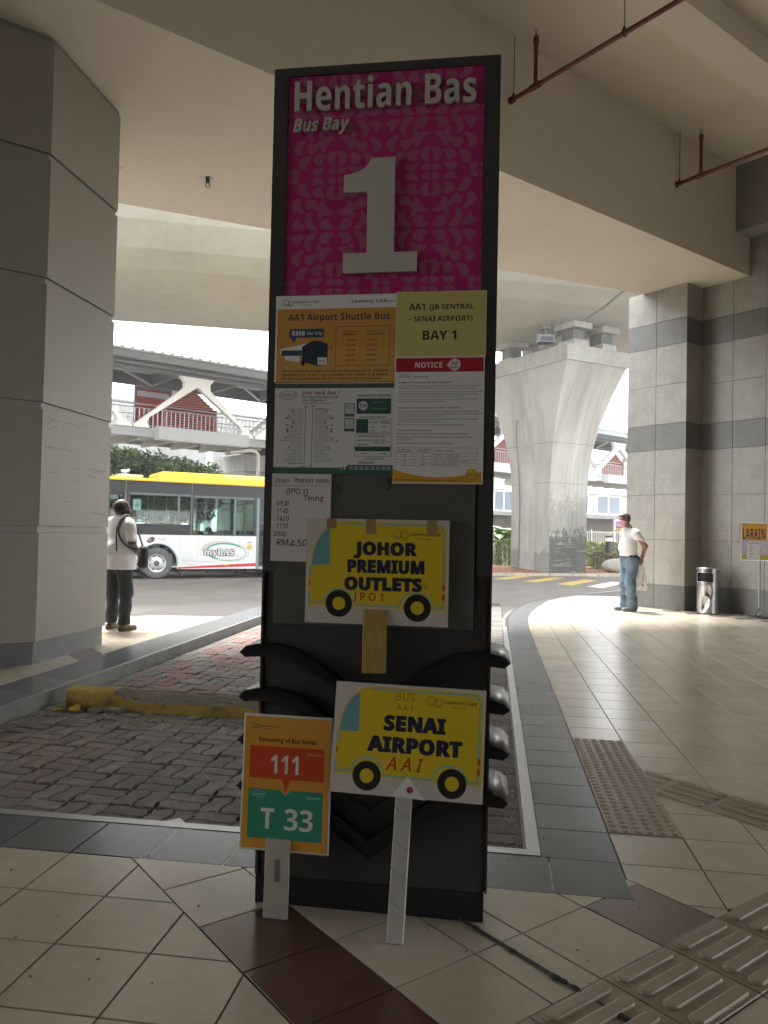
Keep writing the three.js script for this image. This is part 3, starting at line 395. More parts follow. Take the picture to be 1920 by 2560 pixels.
  for (const x of [-30, -12.5, 8, 24, 44, 58]) obj('support_column', [rod([x, -0.2, -DP / 2], [x, 5.0, -DP / 2], 0.42, 0.42, 16), bx(x - 0.5, x + 0.5, 4.6, 5.0, -DP + 0.3, -0.3)], M.concrete, t);
  obj('downpipe', tube([[1.6, 4.75, 0.2], [2.9, 4.85, 0.25], [3.0, 4.4, 0.25], [3.0, 3.3, 0.25], [3.4, 2.9, 0.25], [3.4, 0, 0.25]], 0.08, 40), std([0.42, 0.4, 0.34], 0.6), t);
}
// ---- foliage
function leafCloud(n, size, place, r, cols, up = 0.4) { // many small folded leaves
  const pos = new Float32Array(n * 12 * 3 / 2 | 0), nor = new Float32Array(pos.length), col = new Float32Array(pos.length); const a = new THREE.Vector3(), u = new THREE.Vector3(), v = new THREE.Vector3(), q = new THREE.Vector3(), w = new THREE.Vector3(); let k = 0;
  for (let i = 0; i < n; i++) { const p = place(r); a.set(r() - 0.5, (r() - 0.5) * 0.8 + up, r() - 0.5).normalize(); u.set(r() - 0.5, r() - 0.5, r() - 0.5).cross(a).normalize(); v.copy(a).cross(u); const s = size * (0.6 + r() * 0.8), c = cols[Math.floor(r() * cols.length)], sh = 0.75 + r() * 0.5;
    const V = (x, y) => [p[0] + u.x * x * s + v.x * y * s, p[1] + u.y * x * s + v.y * y * s, p[2] + u.z * x * s + v.z * y * s]; const A = V(-1, 0), B = V(0, -0.45), C = V(1, 0), D = V(0, 0.45);
    for (const X of [A, B, C, A, C, D]) { pos.set(X, k); nor.set([a.x, a.y, a.z], k); col.set([c[0] * sh, c[1] * sh, c[2] * sh], k); k += 3; } }
  const g = new THREE.BufferGeometry(); g.setAttribute('position', new THREE.BufferAttribute(pos, 3)); g.setAttribute('normal', new THREE.BufferAttribute(nor, 3)); g.setAttribute('color', new THREE.BufferAttribute(col, 3)); return g;
}
const leafMat = new THREE.MeshPhysicalMaterial({ color: 0xffffff, vertexColors: true, roughness: 0.75, side: THREE.DoubleSide, transmission: 0.35, thickness: 0 });
const bark = std([0.16, 0.12, 0.085], 0.9, { map: T.soil });
const GREEN = [[0.055, 0.10, 0.025], [0.075, 0.13, 0.03], [0.04, 0.075, 0.02], [0.10, 0.15, 0.04]], DARKG = [[0.03, 0.06, 0.018], [0.045, 0.08, 0.022], [0.06, 0.10, 0.03]], LIME = [[0.14, 0.24, 0.03], [0.18, 0.28, 0.04], [0.09, 0.17, 0.03]];
function tree(label, x, z, h, rad, seed, group) {
  const t = thing('small_tree', label, 'tree', [x, -0.1, z], 0, group); const r = rng(seed); const tr = [], lumps = [];
  for (let k = 0; k < 3; k++) { const a = k * 2.1 + r() * 1.2, e = [Math.cos(a) * rad * 0.45, h * 0.62 + r() * 0.3, Math.sin(a) * rad * 0.4]; tr.push(tube([[Math.cos(a) * 0.06, 0, Math.sin(a) * 0.06], [e[0] * 0.35, h * 0.3, e[2] * 0.35], e], 0.035 + r() * 0.02, 10, 6)); }
  obj('trunk', tr, bark, t);
  for (let k = 0; k < 15; k++) { const a = r() * 6.28, q = Math.sqrt(r()) * rad * 0.85; lumps.push([Math.cos(a) * q, h * 0.42 + r() * h * 0.5, Math.sin(a) * q, 0.35 + r() * 0.32]); }
  obj('crown', leafCloud(6500, 0.085, r => { const l = lumps[Math.floor(r() * lumps.length)]; const d = [r() - 0.5, r() - 0.5, r() - 0.5], L = Math.hypot(...d) || 1, s = l[3] * Math.pow(r(), 0.4) / L; return [l[0] + d[0] * s, l[1] + d[1] * s * 0.8, l[2] + d[2] * s]; }, r, GREEN), leafMat, t);
}
tree('leftmost bushy tree behind the front end of the bus', 7.6, -26.4, 4.3, 1.05, 1, 'trees behind the bus');
tree('bushy tree second from the left behind the bus roof', 8.9, -26.6, 4.25, 1.05, 2, 'trees behind the bus');
tree('bushy tree third from the left behind the bus roof', 10.2, -26.7, 4.2, 1.05, 3, 'trees behind the bus');
tree('smaller bushy tree at the right end of the row behind the bus roof', 11.35, -26.8, 4.0, 0.85, 4, 'trees behind the bus');
function hedge(label, x0, x1, z0, z1, y1, seed, ry, p, cols) { const t = thing('clipped_hedge', label, 'hedge', p, ry); const r = rng(seed); const V = (x1 - x0) * (z1 - z0) * y1; obj('foliage', leafCloud(Math.round(2600 * Math.max(0.6, V)), 0.045, r => { const f = r(); let x = x0 + r() * (x1 - x0), y = r() * y1, z = z0 + r() * (z1 - z0); if (f < 0.35) y = y1 - r() * 0.08; else if (f < 0.7) z = z1 - r() * 0.08; return [x, y + 0.05 * Math.sin(x * 5 + z * 3), z]; }, r, cols), leafMat, t); const st = []; for (let i = 0; i < 12; i++) st.push(rod([x0 + (x1 - x0) * (i + 0.5) / 12, 0, (z0 + z1) / 2], [x0 + (x1 - x0) * (i + 0.3 + r() * 0.4) / 12, y1 * 0.8, (z0 + z1) / 2], 0.02)); obj('stems', st, bark, t); }
hedge('clipped bright green hedge left of the pier foot', -4, 0.35, -0.8, 0, 1.15, 11, -24 * RAD, [23.75, 0, -23.0], LIME);
hedge('low dark hedge with reddish tips right of the pier foot', 0, 5.4, -0.9, 0, 0.66, 12, -10 * RAD, [26.0, 0, -20.0], [[0.10, 0.09, 0.03], [0.14, 0.075, 0.04], [0.06, 0.08, 0.025], [0.05, 0.07, 0.02]]);
hedge('pale yellow green shrubs behind the low dark hedge', 0, 4.6, -1.2, 0, 1.1, 13, -10 * RAD, [27.2, 0, -21.6], [[0.22, 0.26, 0.06], [0.3, 0.32, 0.09], [0.16, 0.22, 0.05]]);
{ const t = thing('banana_plant', 'banana plant with broad bright green leaves left of the pier', 'plant', [24.3, 0, -23.9]); const r = rng(15); obj('stem', [rod([0, 0, 0], [0.05, 1.4, 0], 0.12, 0.08), rod([0.5, 0, 0.2], [0.45, 1.1, 0.2], 0.1, 0.06)], std([0.12, 0.16, 0.05], 0.7), t);
  const blade = (L, W, bend) => { const N = 10, pos = [], idx = []; for (let i = 0; i <= N; i++) { const u = i / N, w = W * Math.sin(Math.min(1, u * 1.1 + 0.06) * Math.PI) ** 0.6, y = Math.sin(u * 1.4) * L * 0.5 - bend * u * u, x = L * u * 0.9; for (const s of [-1, 0, 1]) pos.push(x, y - Math.abs(s) * 0.05, s * w + 0.02 * Math.sin(u * 30)); } for (let i = 0; i < N; i++) for (const k of [0, 1]) { const a = i * 3 + k; idx.push(a, a + 1, a + 3, a + 1, a + 4, a + 3); } const g = new THREE.BufferGeometry(); g.setAttribute('position', new THREE.Float32BufferAttribute(pos, 3)); g.setIndex(idx); g.computeVertexNormals(); return g; };
  const lm = [[0.16, 0.30, 0.04], [0.09, 0.2, 0.035], [0.05, 0.12, 0.03]].map(c => new THREE.MeshPhysicalMaterial({ color: lin(...c), roughness: 0.5, side: THREE.DoubleSide, transmission: 0.35, thickness: 0 }));
  for (let i = 0; i < 15; i++) { const o = obj('leaf', blade(1.1 + r() * 0.5, 0.24 + r() * 0.08, 0.5 + r() * 0.6), lm[i % 3], t); o.position.set(i % 2 ? 0.45 : 0.05, 1.0 + r() * 0.35, i % 2 ? 0.2 : 0); o.rotation.set(0, i * 2.4 + r(), 0.1 + r() * 0.45); } }
{ const t = thing('garden_rock', 'pale rounded rock edging the planted bed right of the pier', 'rock', [26.1, 0.02, -19.0], -0.2); const g = new THREE.IcosahedronGeometry(0.5, 3), p = g.attributes.position; for (let i = 0; i < p.count; i++) { const k = 1 + 0.2 * (fbm(p.getX(i) + 1, p.getY(i) + p.getZ(i) + 2, 3, 3, 5) - 0.5); p.setXYZ(i, p.getX(i) * k * 1.7, p.getY(i) * k * 0.62 + 0.16, p.getZ(i) * k * 0.7); } g.computeVertexNormals(); obj('stone', muv(g), std([0.4, 0.37, 0.32], 0.9, { map: T.concrete }), t); }
{ const t = thing('bollard_light', 'short black bollard lamp standing among the shrubs right of the pier', 'bollard light', [28.4, 0, -21.2]); obj('post', rod([0, 0, 0], [0, 1.15, 0], 0.16, 0.16, 16), M.dark, t); obj('lamp_glass', rod([0, 1.15, 0], [0, 1.32, 0], 0.15, 0.15, 16), M.white, t); obj('cap', rod([0, 1.32, 0], [0, 1.4, 0], 0.18, 0.16, 16), M.dark, t); }
{ const t = thing('ornamental_plant', 'tall plant with yellow flower heads behind the shrubs near the masked man', 'plant', [29.3, 0, -21.4]); const r = rng(19); obj('stem', [0, 1, 2, 3].map(i => rod([i * 0.15, 0, 0], [i * 0.2 - 0.1, 1.5 + r() * 0.5, 0.1], 0.015)), bark, t); obj('flowers', leafCloud(150, 0.07, r => [0.2 + (r() - 0.5) * 0.8, 1.45 + r() * 0.6, r() * 0.4], r, [[0.6, 0.35, 0.02], [0.5, 0.3, 0.04]]), leafMat, t); }
function fence(label, x, z, ry, L) { const t = thing('mesh_fence', label, 'fence', [x, 0, z], ry); for (let i = 0; i <= L / 2; i++) obj('post', bx(i * 2 - 0.04, i * 2 + 0.04, -0.1, 1.7, -0.04, 0.04), M.steelDull, t); const g = []; for (let i = 0; i < L * 8; i++) g.push(bx(i / 8, i / 8 + 0.02, 0.1, 1.6, -0.01, 0.01)); for (const y of [0.15, 0.85, 1.55]) g.push(bx(0, L, y, y + 0.04, -0.015, 0.015)); const o = obj('wire_panel', g, std([0.6, 0.6, 0.58], 0.6), t); o.userData.kind = 'stuff'; }
fence('pale wire mesh fence behind the banana plant', 20, -27, -0.2, 10); fence('pale wire mesh fence behind the flowering plant right of the pier', 27, -24.6, -0.1, 14);

// ---- far things
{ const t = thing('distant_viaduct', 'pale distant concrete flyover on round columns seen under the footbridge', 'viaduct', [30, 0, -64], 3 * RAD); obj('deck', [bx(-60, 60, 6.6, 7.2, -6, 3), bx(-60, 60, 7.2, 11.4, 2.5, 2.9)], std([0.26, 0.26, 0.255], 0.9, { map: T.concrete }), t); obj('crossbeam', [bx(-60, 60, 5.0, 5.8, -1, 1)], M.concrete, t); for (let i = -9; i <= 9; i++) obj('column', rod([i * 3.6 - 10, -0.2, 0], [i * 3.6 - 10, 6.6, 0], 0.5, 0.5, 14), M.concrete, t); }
{ const t = thing('stair_block', 'grey concrete stair block under the right part of the footbridge', 'stair tower', [16.6, 0, -33.0]); obj('wall', [bx(-0.1, 12, -0.15, 4.1, -3, -0.1), bx(-0.2, 12, 4.1, 4.9, -3.2, 0.1)], std([0.4, 0.4, 0.38], 0.9, { map: T.concrete }), t); obj('door_recess', bx(2.5, 3.5, -0.1, 2.1, -0.12, -0.08), M.dark, t); }
{ const t = thing('street_lamp', 'tall slim street lamp with a flat round head above the footbridge roof', 'street lamp', [25, 0, -56.2]); obj('mast', rod([0, 0, 0], [0, 15.2, 0], 0.3, 0.22, 12), std([0.55, 0.6, 0.65], 0.5), t); obj('mast_band', rod([0, 15.2, 0], [0, 15.35, 0], 0.45, 0.45, 12), std([0.5, 0.55, 0.6], 0.5), t); obj('lamp_ring', [rod([0, 16.3, 0], [0, 16.5, 0], 0.25, 0.33, 18)], std([0.5, 0.5, 0.5], 0.6), t); obj('lamp_neck', rod([0, 15.3, 0], [0, 16.3, 0], 0.05, 0.05), std([0.7, 0.72, 0.75], 0.5), t); }
function building(label, p, ry, w, h, d, cols, rows, m, win) { const t = thing('distant_building', label, 'building', p, ry); obj('wall', bx(0, w, -0.2, h, -d, 0), m, t); obj('roof', bx(-0.3, w + 0.3, h, h + 0.5, -d - 0.3, 0.3), M.concrete, t); const cw = w / cols, rh = h / rows;
  for (let i = 0; i < cols; i++) for (let j = 0; j < rows; j++) { const x0 = i * cw + cw * 0.14, x1 = (i + 1) * cw - cw * 0.14, y0 = j * rh + rh * 0.28, y1 = (j + 1) * rh - rh * 0.12; const o = obj('window', bx(x0, x1, y0, y1, -0.05, 0.03), win, t); obj('frame', [bx(x0 - 0.1, x0, y0 - 0.1, y1 + 0.1, 0, 0.1), bx(x1, x1 + 0.1, y0 - 0.1, y1 + 0.1, 0, 0.1), bx((x0 + x1) / 2 - 0.05, (x0 + x1) / 2 + 0.05, y0, y1, 0.03, 0.1), bx(x0, x1, y0 - 0.12, y0, 0, 0.14), bx(x0, x1, y1, y1 + 0.1, 0, 0.1)], M.white, o); }
  for (let j = 1; j < rows; j++) obj('string_course', bx(0, w, j * rh - 0.15, j * rh + 0.1, 0.002, 0.22), M.concrete, t); }
const glassD = std([0.10, 0.13, 0.16], 0.15);
building('pale building with wide dark windows right of the pier', [54, 0, -50], -8 * RAD, 26, 8.6, 10, 6, 3, std([0.66, 0.65, 0.62], 0.9, { map: T.concrete }), glassD);
building('cream building with small windows left of the pier', [37, 0, -50], -8 * RAD, 14, 11, 10, 5, 4, std([0.72, 0.68, 0.6], 0.9, { map: T.concrete }), glassD);
{ const t = thing('roofed_walkway', 'low dark roofed walkway behind the shrubs right of the pier', 'shelter', [30, 0, -32.5], -8 * RAD); obj('roof', bx(0, 24, 2.5, 2.75, -3, 0), std([0.22, 0.22, 0.22], 0.8), t); for (let i = 0; i <= 6; i++) obj('post', bx(i * 4 - 0.1, i * 4 + 0.1, -0.1, 2.5, -0.2, 0), M.greyMetal, t); obj('back_wall', bx(0, 24, -0.1, 2.5, -3, -2.9), std([0.36, 0.33, 0.28], 0.9, { map: T.concrete }), t); }
{ const t = thing('no_stopping_sign', 'round blue sign with red rim on a pole seen through the bus windows', 'traffic sign', [13.6, -0.15, -24.6], -0.5); obj('pole', rod([0, 0, 0], [0, 2.0, 0], 0.03), M.white, t); const d = new THREE.CylinderGeometry(0.3, 0.3, 0.02, 28); d.rotateX(Math.PI / 2); d.translate(0, 2.1, 0.03); obj('disc', muv(d), std([0.03, 0.08, 0.35], 0.5), t); const ring = new THREE.TorusGeometry(0.27, 0.035, 8, 32); ring.translate(0, 2.1, 0.045); obj('red_rim', ring, std([0.5, 0.03, 0.03], 0.5), t); obj('red_slash', beam([-0.2, 2.3, 0.05], [0.2, 1.9, 0.05], 0.05, 0.02), std([0.5, 0.03, 0.03], 0.5), t); }

scene.fog = new THREE.FogExp2(new THREE.Color().setRGB(1, 1, 0.99), 0.0017);

// ================================================================ THE SIGN PYLON AND WHAT HANGS ON IT
const font = await new FontLoader().loadAsync('fonts/droid/droid_sans_bold.typeface.json');
const PC = [1.6385, 0, -2.228], PR = -45 * RAD;
const onP = (u, v, z) => [PC[0] + u * Math.SQRT1_2 - z * Math.SQRT1_2, v, PC[2] + u * Math.SQRT1_2 + z * Math.SQRT1_2];
function batik(g, W, H) { g.fillStyle = '#bf2b7a'; g.fillRect(0, 0, W, H); g.fillStyle = '#b26489';
  let stroke = false; const blob = p => { g.beginPath(); g.moveTo(p[0], p[1]); for (let i = 2; i < p.length; i += 4) g.quadraticCurveTo(p[i], p[i + 1], p[i + 2], p[i + 3]); g.closePath(); if (stroke) g.stroke(); else g.fill(); };
  const cellDraw = () => { // one quarter, 150 x 190
    blob([8, 12, 40, -4, 52, 26, 44, 46, 24, 40, 30, 24, 8, 12]); blob([62, 8, 84, 0, 96, 22, 108, 50, 84, 66, 92, 36, 62, 8]); blob([104, 14, 128, 4, 146, 24, 132, 30, 128, 48, 118, 30, 104, 14]);
    blob([10, 62, 30, 52, 48, 66, 66, 84, 44, 104, 38, 80, 10, 62]); blob([60, 74, 74, 88, 92, 82, 104, 96, 86, 112, 66, 108, 60, 74]); blob([108, 66, 130, 70, 144, 92, 140, 112, 122, 116, 124, 90, 108, 66]);
    blob([4, 112, 22, 106, 30, 124, 30, 150, 10, 156, 16, 134, 4, 112]); blob([40, 122, 62, 112, 76, 132, 70, 156, 48, 150, 56, 136, 40, 122]); blob([86, 126, 112, 120, 124, 142, 132, 168, 104, 164, 108, 146, 86, 126]);
    blob([44, 164, 60, 172, 78, 166, 84, 180, 66, 188, 48, 184, 44, 164]); blob([6, 168, 22, 166, 28, 178, 18, 188, 6, 184, 8, 176, 6, 168]); blob([128, 172, 140, 166, 148, 176, 144, 188, 130, 188, 126, 180, 128, 172]); blob([54, 44, 60, 50, 58, 60, 50, 66, 46, 56, 48, 50, 54, 44]); };
  const k = W / 720; for (let j = -1; j < 4; j++) for (let i = -1; i < 4; i++) for (const sx of [1, -1]) for (const sy of [1, -1]) { g.save(); g.translate((360 + (i - 0.5) * 346) * k, (170 + j * 412) * k); g.scale(sx * k * 1.13, sy * k * 1.07); cellDraw(); g.lineWidth = 7; g.lineJoin = 'round'; g.strokeStyle = '#b26489'; stroke = true; cellDraw(); stroke = false; g.restore(); } }
{ const t = thing('sign_pylon', 'tall dark bus bay sign with magenta header and a large numeral one', 'sign pylon', PC, PR);
  const dkp = std([0.035, 0.035, 0.036], 0.45), gp = std([0.042, 0.04, 0.038], 0.55);
  obj('body', bx(-0.41, 0.41, 0.1, 3.06, -0.27, -0.012), dkp, t); obj('plinth', bx(-0.415, 0.405, 0, 0.098, -0.265, 0.002), M.black, t);
  obj('lower_panel', bx(-0.4, 0.4, 0.1, 1.9, -0.011, -0.002), gp, t);
  obj('frame', [bx(-0.41, -0.362, 1.2, 3.062, -0.011, 0.012), bx(0.362, 0.41, 1.2, 3.062, -0.011, 0.012), bx(-0.362, 0.362, 3.03, 3.062, -0.011, 0.012), bx(0.41, 0.417, 0.1, 3.064, -0.26, 0.006), bx(-0.417, -0.41, 0.1, 3.064, -0.26, 0.006)], std([0.085, 0.083, 0.08], 0.4, { metalness: 0.4 }), t);
  const hp = new THREE.BoxGeometry(0.72, 1.13, 0.01); hp.translate(0, 2.465, 0.0); obj('header_panel', hp, std(0xffffff, 0.35, { map: ctex(1024, 1607, batik) }), t);
  const lm = std([0.60, 0.585, 0.50], 0.5);
  const word = (txt, u0, v0, cap, u1, it) => { const size = cap / 0.714, sc = size / font.data.resolution; let w = 0; for (const c of txt) w += (font.data.glyphs[c].ha) * sc; const kx = (u1 - u0) / w; let x = u0;
    for (const c of txt) { const adv = font.data.glyphs[c].ha * sc * kx; if (c !== ' ') { const g = new TextGeometry(c, { font, size, depth: 0.009, curveSegments: 6, bevelEnabled: false }); g.scale(kx, 1, 1); if (it) g.applyMatrix4(new THREE.Matrix4().set(1, 0.2, 0, 0, 0, 1, 0, 0, 0, 0, 1, 0, 0, 0, 0, 1)); g.translate(x, v0, 0.012); obj('letter', muv(g), lm, t); } x += adv; } };
  word('Hentian Bas', -0.345, 2.894, 0.079, 0.336, false); word('Bus Bay', -0.342, 2.818, 0.034, -0.136, true);
  { const s = new THREE.Shape(); s.moveTo(-0.139, 2.286); s.lineTo(0.13, 2.286); s.lineTo(0.13, 2.357); s.lineTo(0.046, 2.357); s.lineTo(0.044, 2.704); s.lineTo(-0.042, 2.704); s.quadraticCurveTo(-0.06, 2.65, -0.141, 2.645); s.lineTo(-0.141, 2.58); s.lineTo(-0.054, 2.582); s.lineTo(-0.052, 2.357); s.lineTo(-0.139, 2.357); const g = new THREE.ExtrudeGeometry(s, { depth: 0.011, bevelEnabled: false }); g.translate(0, 0, 0.014); obj('numeral', muv(g), lm, t); }
  obj('acrylic_sheet', rbox(0.724, 1.195, 0.004, 0.0015, -0.009, 1.608, 0.0075), std([0.125, 0.122, 0.115], 0.25), t);
  { const g = [], r = rng(4); const sm = (u, v) => { for (let i = 0; i < 5; i++) g.push(box(0.004 + r() * 0.012, 0.006 + r() * 0.016, 0.0006, u + (r() - 0.5) * 0.016, v + (r() - 0.5) * 0.04, 0.0102)); }; sm(0.045, 1.52); sm(-0.135, 1.5); obj('glue_mark', g, M.dark, t); }
  const finM = std([0.016, 0.016, 0.017], 0.24, { metalness: 0.1 });
  const half = [[0.486, 0], [0.462, 0.024], [0.42, 0.033], [0.36, 0.034], [0.28, 0.018], [0.2, -0.022], [0.1, -0.09], [0, -0.16]], low = [[0, -0.225], [0.1, -0.155], [0.2, -0.085], [0.28, -0.04], [0.36, -0.018], [0.42, -0.014], [0.465, -0.018]];
  const outl = [...half, ...half.slice(0, -1).reverse().map(([x, y]) => [-x, y]), ...low.slice(1).reverse().map(([x, y]) => [-x, y]), low[0], ...low.slice(1)];
  for (const v0 of [0.905, 0.745, 0.59, 0.425]) { const g = plate(outl, 0.29, null, 0.006); g.translate(0, v0, 0.042); obj('fin', toCreasedNormals(g, 0.7), finM, t); }
}
// ---- posters and papers (each its own sheet)
function sheet(name, label, cat, u0, u1, v0, v1, z, tex, rot = 0, rough = 0.6, grp) { const bg = new THREE.BoxGeometry(u1 - u0, v1 - v0, 0.0009, 24, 24, 1); { const p = bg.attributes.position, sd = Math.round(u0 * 100 + v0 * 37), W = u1 - u0, H = v1 - v0; for (let i = 0; i < p.count; i++) { const a = p.getX(i) / W + 0.5, b = p.getY(i) / H + 0.5; const c = Math.max(0, Math.abs(a - 0.5) * 2 - 0.72) * Math.max(0, Math.abs(b - 0.5) * 2 - 0.78); p.setZ(i, p.getZ(i) + 0.0012 * (fbm(a * 0.9 + 0.05, b * 0.9 + 0.05, 5, 2, sd + 50)) + c * 0.06 * hash(a > 0.5 ? 1 : 2, b > 0.5 ? 3 : 4, sd)); } bg.computeVertexNormals(); } const t = new THREE.Mesh(bg, std(0xffffff, rough, { map: tex })); t.name = numbered(name); t.castShadow = t.receiveShadow = true; t.position.set(...onP((u0 + u1) / 2, (v0 + v1) / 2, z)); t.rotation.set(0, PR, rot, 'YXZ'); scene.add(t); return tag(t, label, cat, grp); }
const F = (g, px, style = 'bold', fam = 'sans-serif') => { g.font = style + ' ' + px + 'px ' + fam; };
function txt(g, s, x, y, px, col, o = {}) { F(g, px, o.style ?? 'bold', o.fam); g.fillStyle = col; g.textAlign = o.al ?? 'left'; g.save(); g.translate(x, y); if (o.rot) g.rotate(o.rot); if (o.sx || o.skew) g.transform(o.sx ?? 1, 0, o.skew ?? 0, 1, 0, 0); if (o.st) { g.strokeStyle = col; g.lineWidth = o.st; g.lineJoin = 'round'; g.strokeText(s, 0, 0); } g.fillText(s, 0, 0); g.restore(); }
function fit(g, s, x, y, w, px, col, o = {}) { F(g, px, o.style ?? 'bold', o.fam); const m = g.measureText(s).width; txt(g, s, x, y, px, col, { ...o, sx: w / m }); }
function smileys(g, x, y, r, col, lw) { g.strokeStyle = col; g.lineWidth = lw; for (const [dx, dy, k] of [[0, 0, 1], [1.5 * r, 0.28 * r, 0.88]]) { g.beginPath(); g.arc(x + dx, y + dy, r * k, 0, 7); g.stroke(); g.beginPath(); g.arc(x + dx, y + dy, r * k * 0.62, 0.3, 2.6); g.stroke(); g.fillStyle = col; for (const e of [-0.3, 0.3]) { g.beginPath(); g.arc(x + dx + e * r, y + dy - 0.3 * r, r * 0.09, 0, 7); g.fill(); } } }
function logo(g, x, y, r, col) { smileys(g, x, y, r, col, Math.max(1.5, r * 0.09)); txt(g, 'Causeway Link', x + 2.55 * r, y + 0.28 * r, r * 0.98, col, { fam: 'serif', style: 'bold italic', sx: 0.95 }); txt(g, 'The easy way', x + 4.4 * r, y + 1.15 * r, r * 0.5, col, { style: 'italic' }); }
const words = (g, seed, x, y, w, px, col, lines, lh) => { const r = rng(seed), syl = ['per', 'ju', 'bas', 'lan', 'ti', 'ka', 'ran', 'the', 'ser', 'vice', 'rou', 'te', 'per', 'ma', 'kan', 'dan', 'di', 'yang', 'men', 'ba', 'ru', 'to', 'new']; for (let i = 0; i < lines; i++) { let s = '', tw = w * (i === lines - 1 ? 0.5 + 0.4 * r() : 0.93 + 0.07 * r()); F(g, px, 'normal'); while (g.measureText(s).width < tw) { let q = ''; for (let k = 0; k < 1 + r() * 3; k++) q += syl[Math.floor(r() * syl.length)]; s += q + ' '; } txt(g, s.trim(), x, y + i * lh, px, col, { style: 'normal' }); } };
sheet('poster', 'orange and white airport shuttle bus poster with schedule box, upper left on the pylon', 'poster', -0.387, 0.059, 1.891, 2.209, 0.0140, ctex(1100, 790, (g, W, H) => {
  g.fillStyle = '#eeeeec'; g.fillRect(0, 0, W, H); g.fillStyle = '#d39a48'; g.fillRect(16, 122, W - 18, H - 122); g.fillStyle = '#d8a657'; g.fillRect(16, 480, W - 18, H - 480);
  g.globalAlpha = 0.8; smileys(g, 95, 66, 27, '#8f8a4a', 6); txt(g, 'Causeway Link', 160, 66, 31, '#3a3a3a', { fam: 'serif', style: 'bold italic' }); txt(g, 'The easy way', 205, 92, 18, '#555', { style: 'italic' }); g.globalAlpha = 1;
  txt(g, 'Causeway Link', 690, 74, 42, '#1e1e22', { fam: 'serif', style: 'bold italic' }); txt(g, 'Express', 985, 72, 28, '#333', { fam: 'serif', style: 'italic' });
  fit(g, 'AA1 Airport Shuttle Bus', 118, 228, 928, 84, '#38394a');
  g.fillStyle = '#38506e'; g.beginPath(); g.roundRect(128, 304, 322, 80, 10); g.fill(); g.beginPath(); g.moveTo(140, 380); g.lineTo(172, 432); g.lineTo(206, 380); g.fill(); txt(g, 'RM8', 150, 366, 60, '#e9e9e9'); txt(g, 'Per Trip', 292, 360, 38, '#e2e2e2');
  g.fillStyle = '#f0efec'; g.beginPath(); g.moveTo(50, 490); g.lineTo(330, 428); g.lineTo(340, 470); g.lineTo(250, 520); g.lineTo(50, 540); g.fill(); g.fillStyle = '#2a3550'; g.beginPath(); g.moveTo(250, 470); g.quadraticCurveTo(340, 400, 420, 418); g.lineTo(486, 446); g.lineTo(488, 620); g.quadraticCurveTo(440, 652, 380, 640); g.lineTo(256, 604); g.closePath(); g.fill(); g.fillStyle = '#394a66'; g.fillRect(60, 500, 190, 48); g.fillStyle = '#e8e8e8'; g.beginPath(); g.moveTo(88, 548); g.lineTo(236, 552); g.lineTo(226, 608); g.lineTo(100, 590); g.fill(); g.fillRect(396, 566, 86, 68); txt(g, 'NOTA', 410, 606, 20, '#333'); g.fillStyle = '#15181f'; g.beginPath(); g.ellipse(262, 612, 16, 30, 0, 0, 7); g.fill(); g.strokeStyle = '#222'; g.lineWidth = 7; g.beginPath(); g.moveTo(492, 480); g.lineTo(522, 478); g.lineTo(526, 508); g.stroke();
  g.strokeStyle = '#2c2c3a'; g.lineWidth = 4; g.strokeRect(560, 290, 486, 352); txt(g, 'Departure from', 620, 340, 20, '#7b5a20'); txt(g, 'JB Sentral', 622, 368, 26, '#26262c'); txt(g, 'Departure from', 840, 340, 20, '#7b5a20'); txt(g, 'Senai Airport', 842, 368, 26, '#26262c');
  [['10:00 AM', '10:00 AM'], ['12:00 PM', '12:00 PM'], ['02:00 PM', '02:00 PM'], ['04:00 PM', '04:00 PM'], ['06:00 PM', '06:00 PM']].forEach(([a, b], i) => { txt(g, a, 650, 418 + i * 46, 21, '#30302f'); txt(g, '-', 770, 418 + i * 46, 26, '#30302f'); txt(g, b, 842, 418 + i * 46, 21, '#30302f'); });
  fit(g, 'The bus schedule is subject to change depending on the demands.', 66, 700, 980, 32, '#4a3616'); fit(g, 'Please buy your ticket at our Causeway Link Counter in JB Sentral', 66, 735, 972, 32, '#4a3616'); fit(g, 'The Bus is located at Bus Bay No. 1 or behind this bus bay area.', 66, 770, 920, 32, '#4a3616'); }));
sheet('poster', 'pale yellow bay sheet in bold black lettering, upper right on the pylon', 'sign sheet', 0.060, 0.3815, 1.980, 2.213, 0.0158, ctex(900, 652, (g, W, H) => { g.fillStyle = '#cfc67c'; g.fillRect(0, 0, W, H); g.strokeStyle = '#e4dc9a'; g.lineWidth = 10; g.strokeRect(4, 4, W - 8, H - 8); txt(g, 'AA1', 130, 185, 92, '#17170f'); fit(g, '(JB SENTRAL', 330, 180, 445, 70, '#17170f'); fit(g, '- SENAI AIRPORT)', 128, 300, 638, 74, '#17170f'); fit(g, 'BAY 1', 258, 486, 368, 128, '#17170f'); }), 0, 0.45);
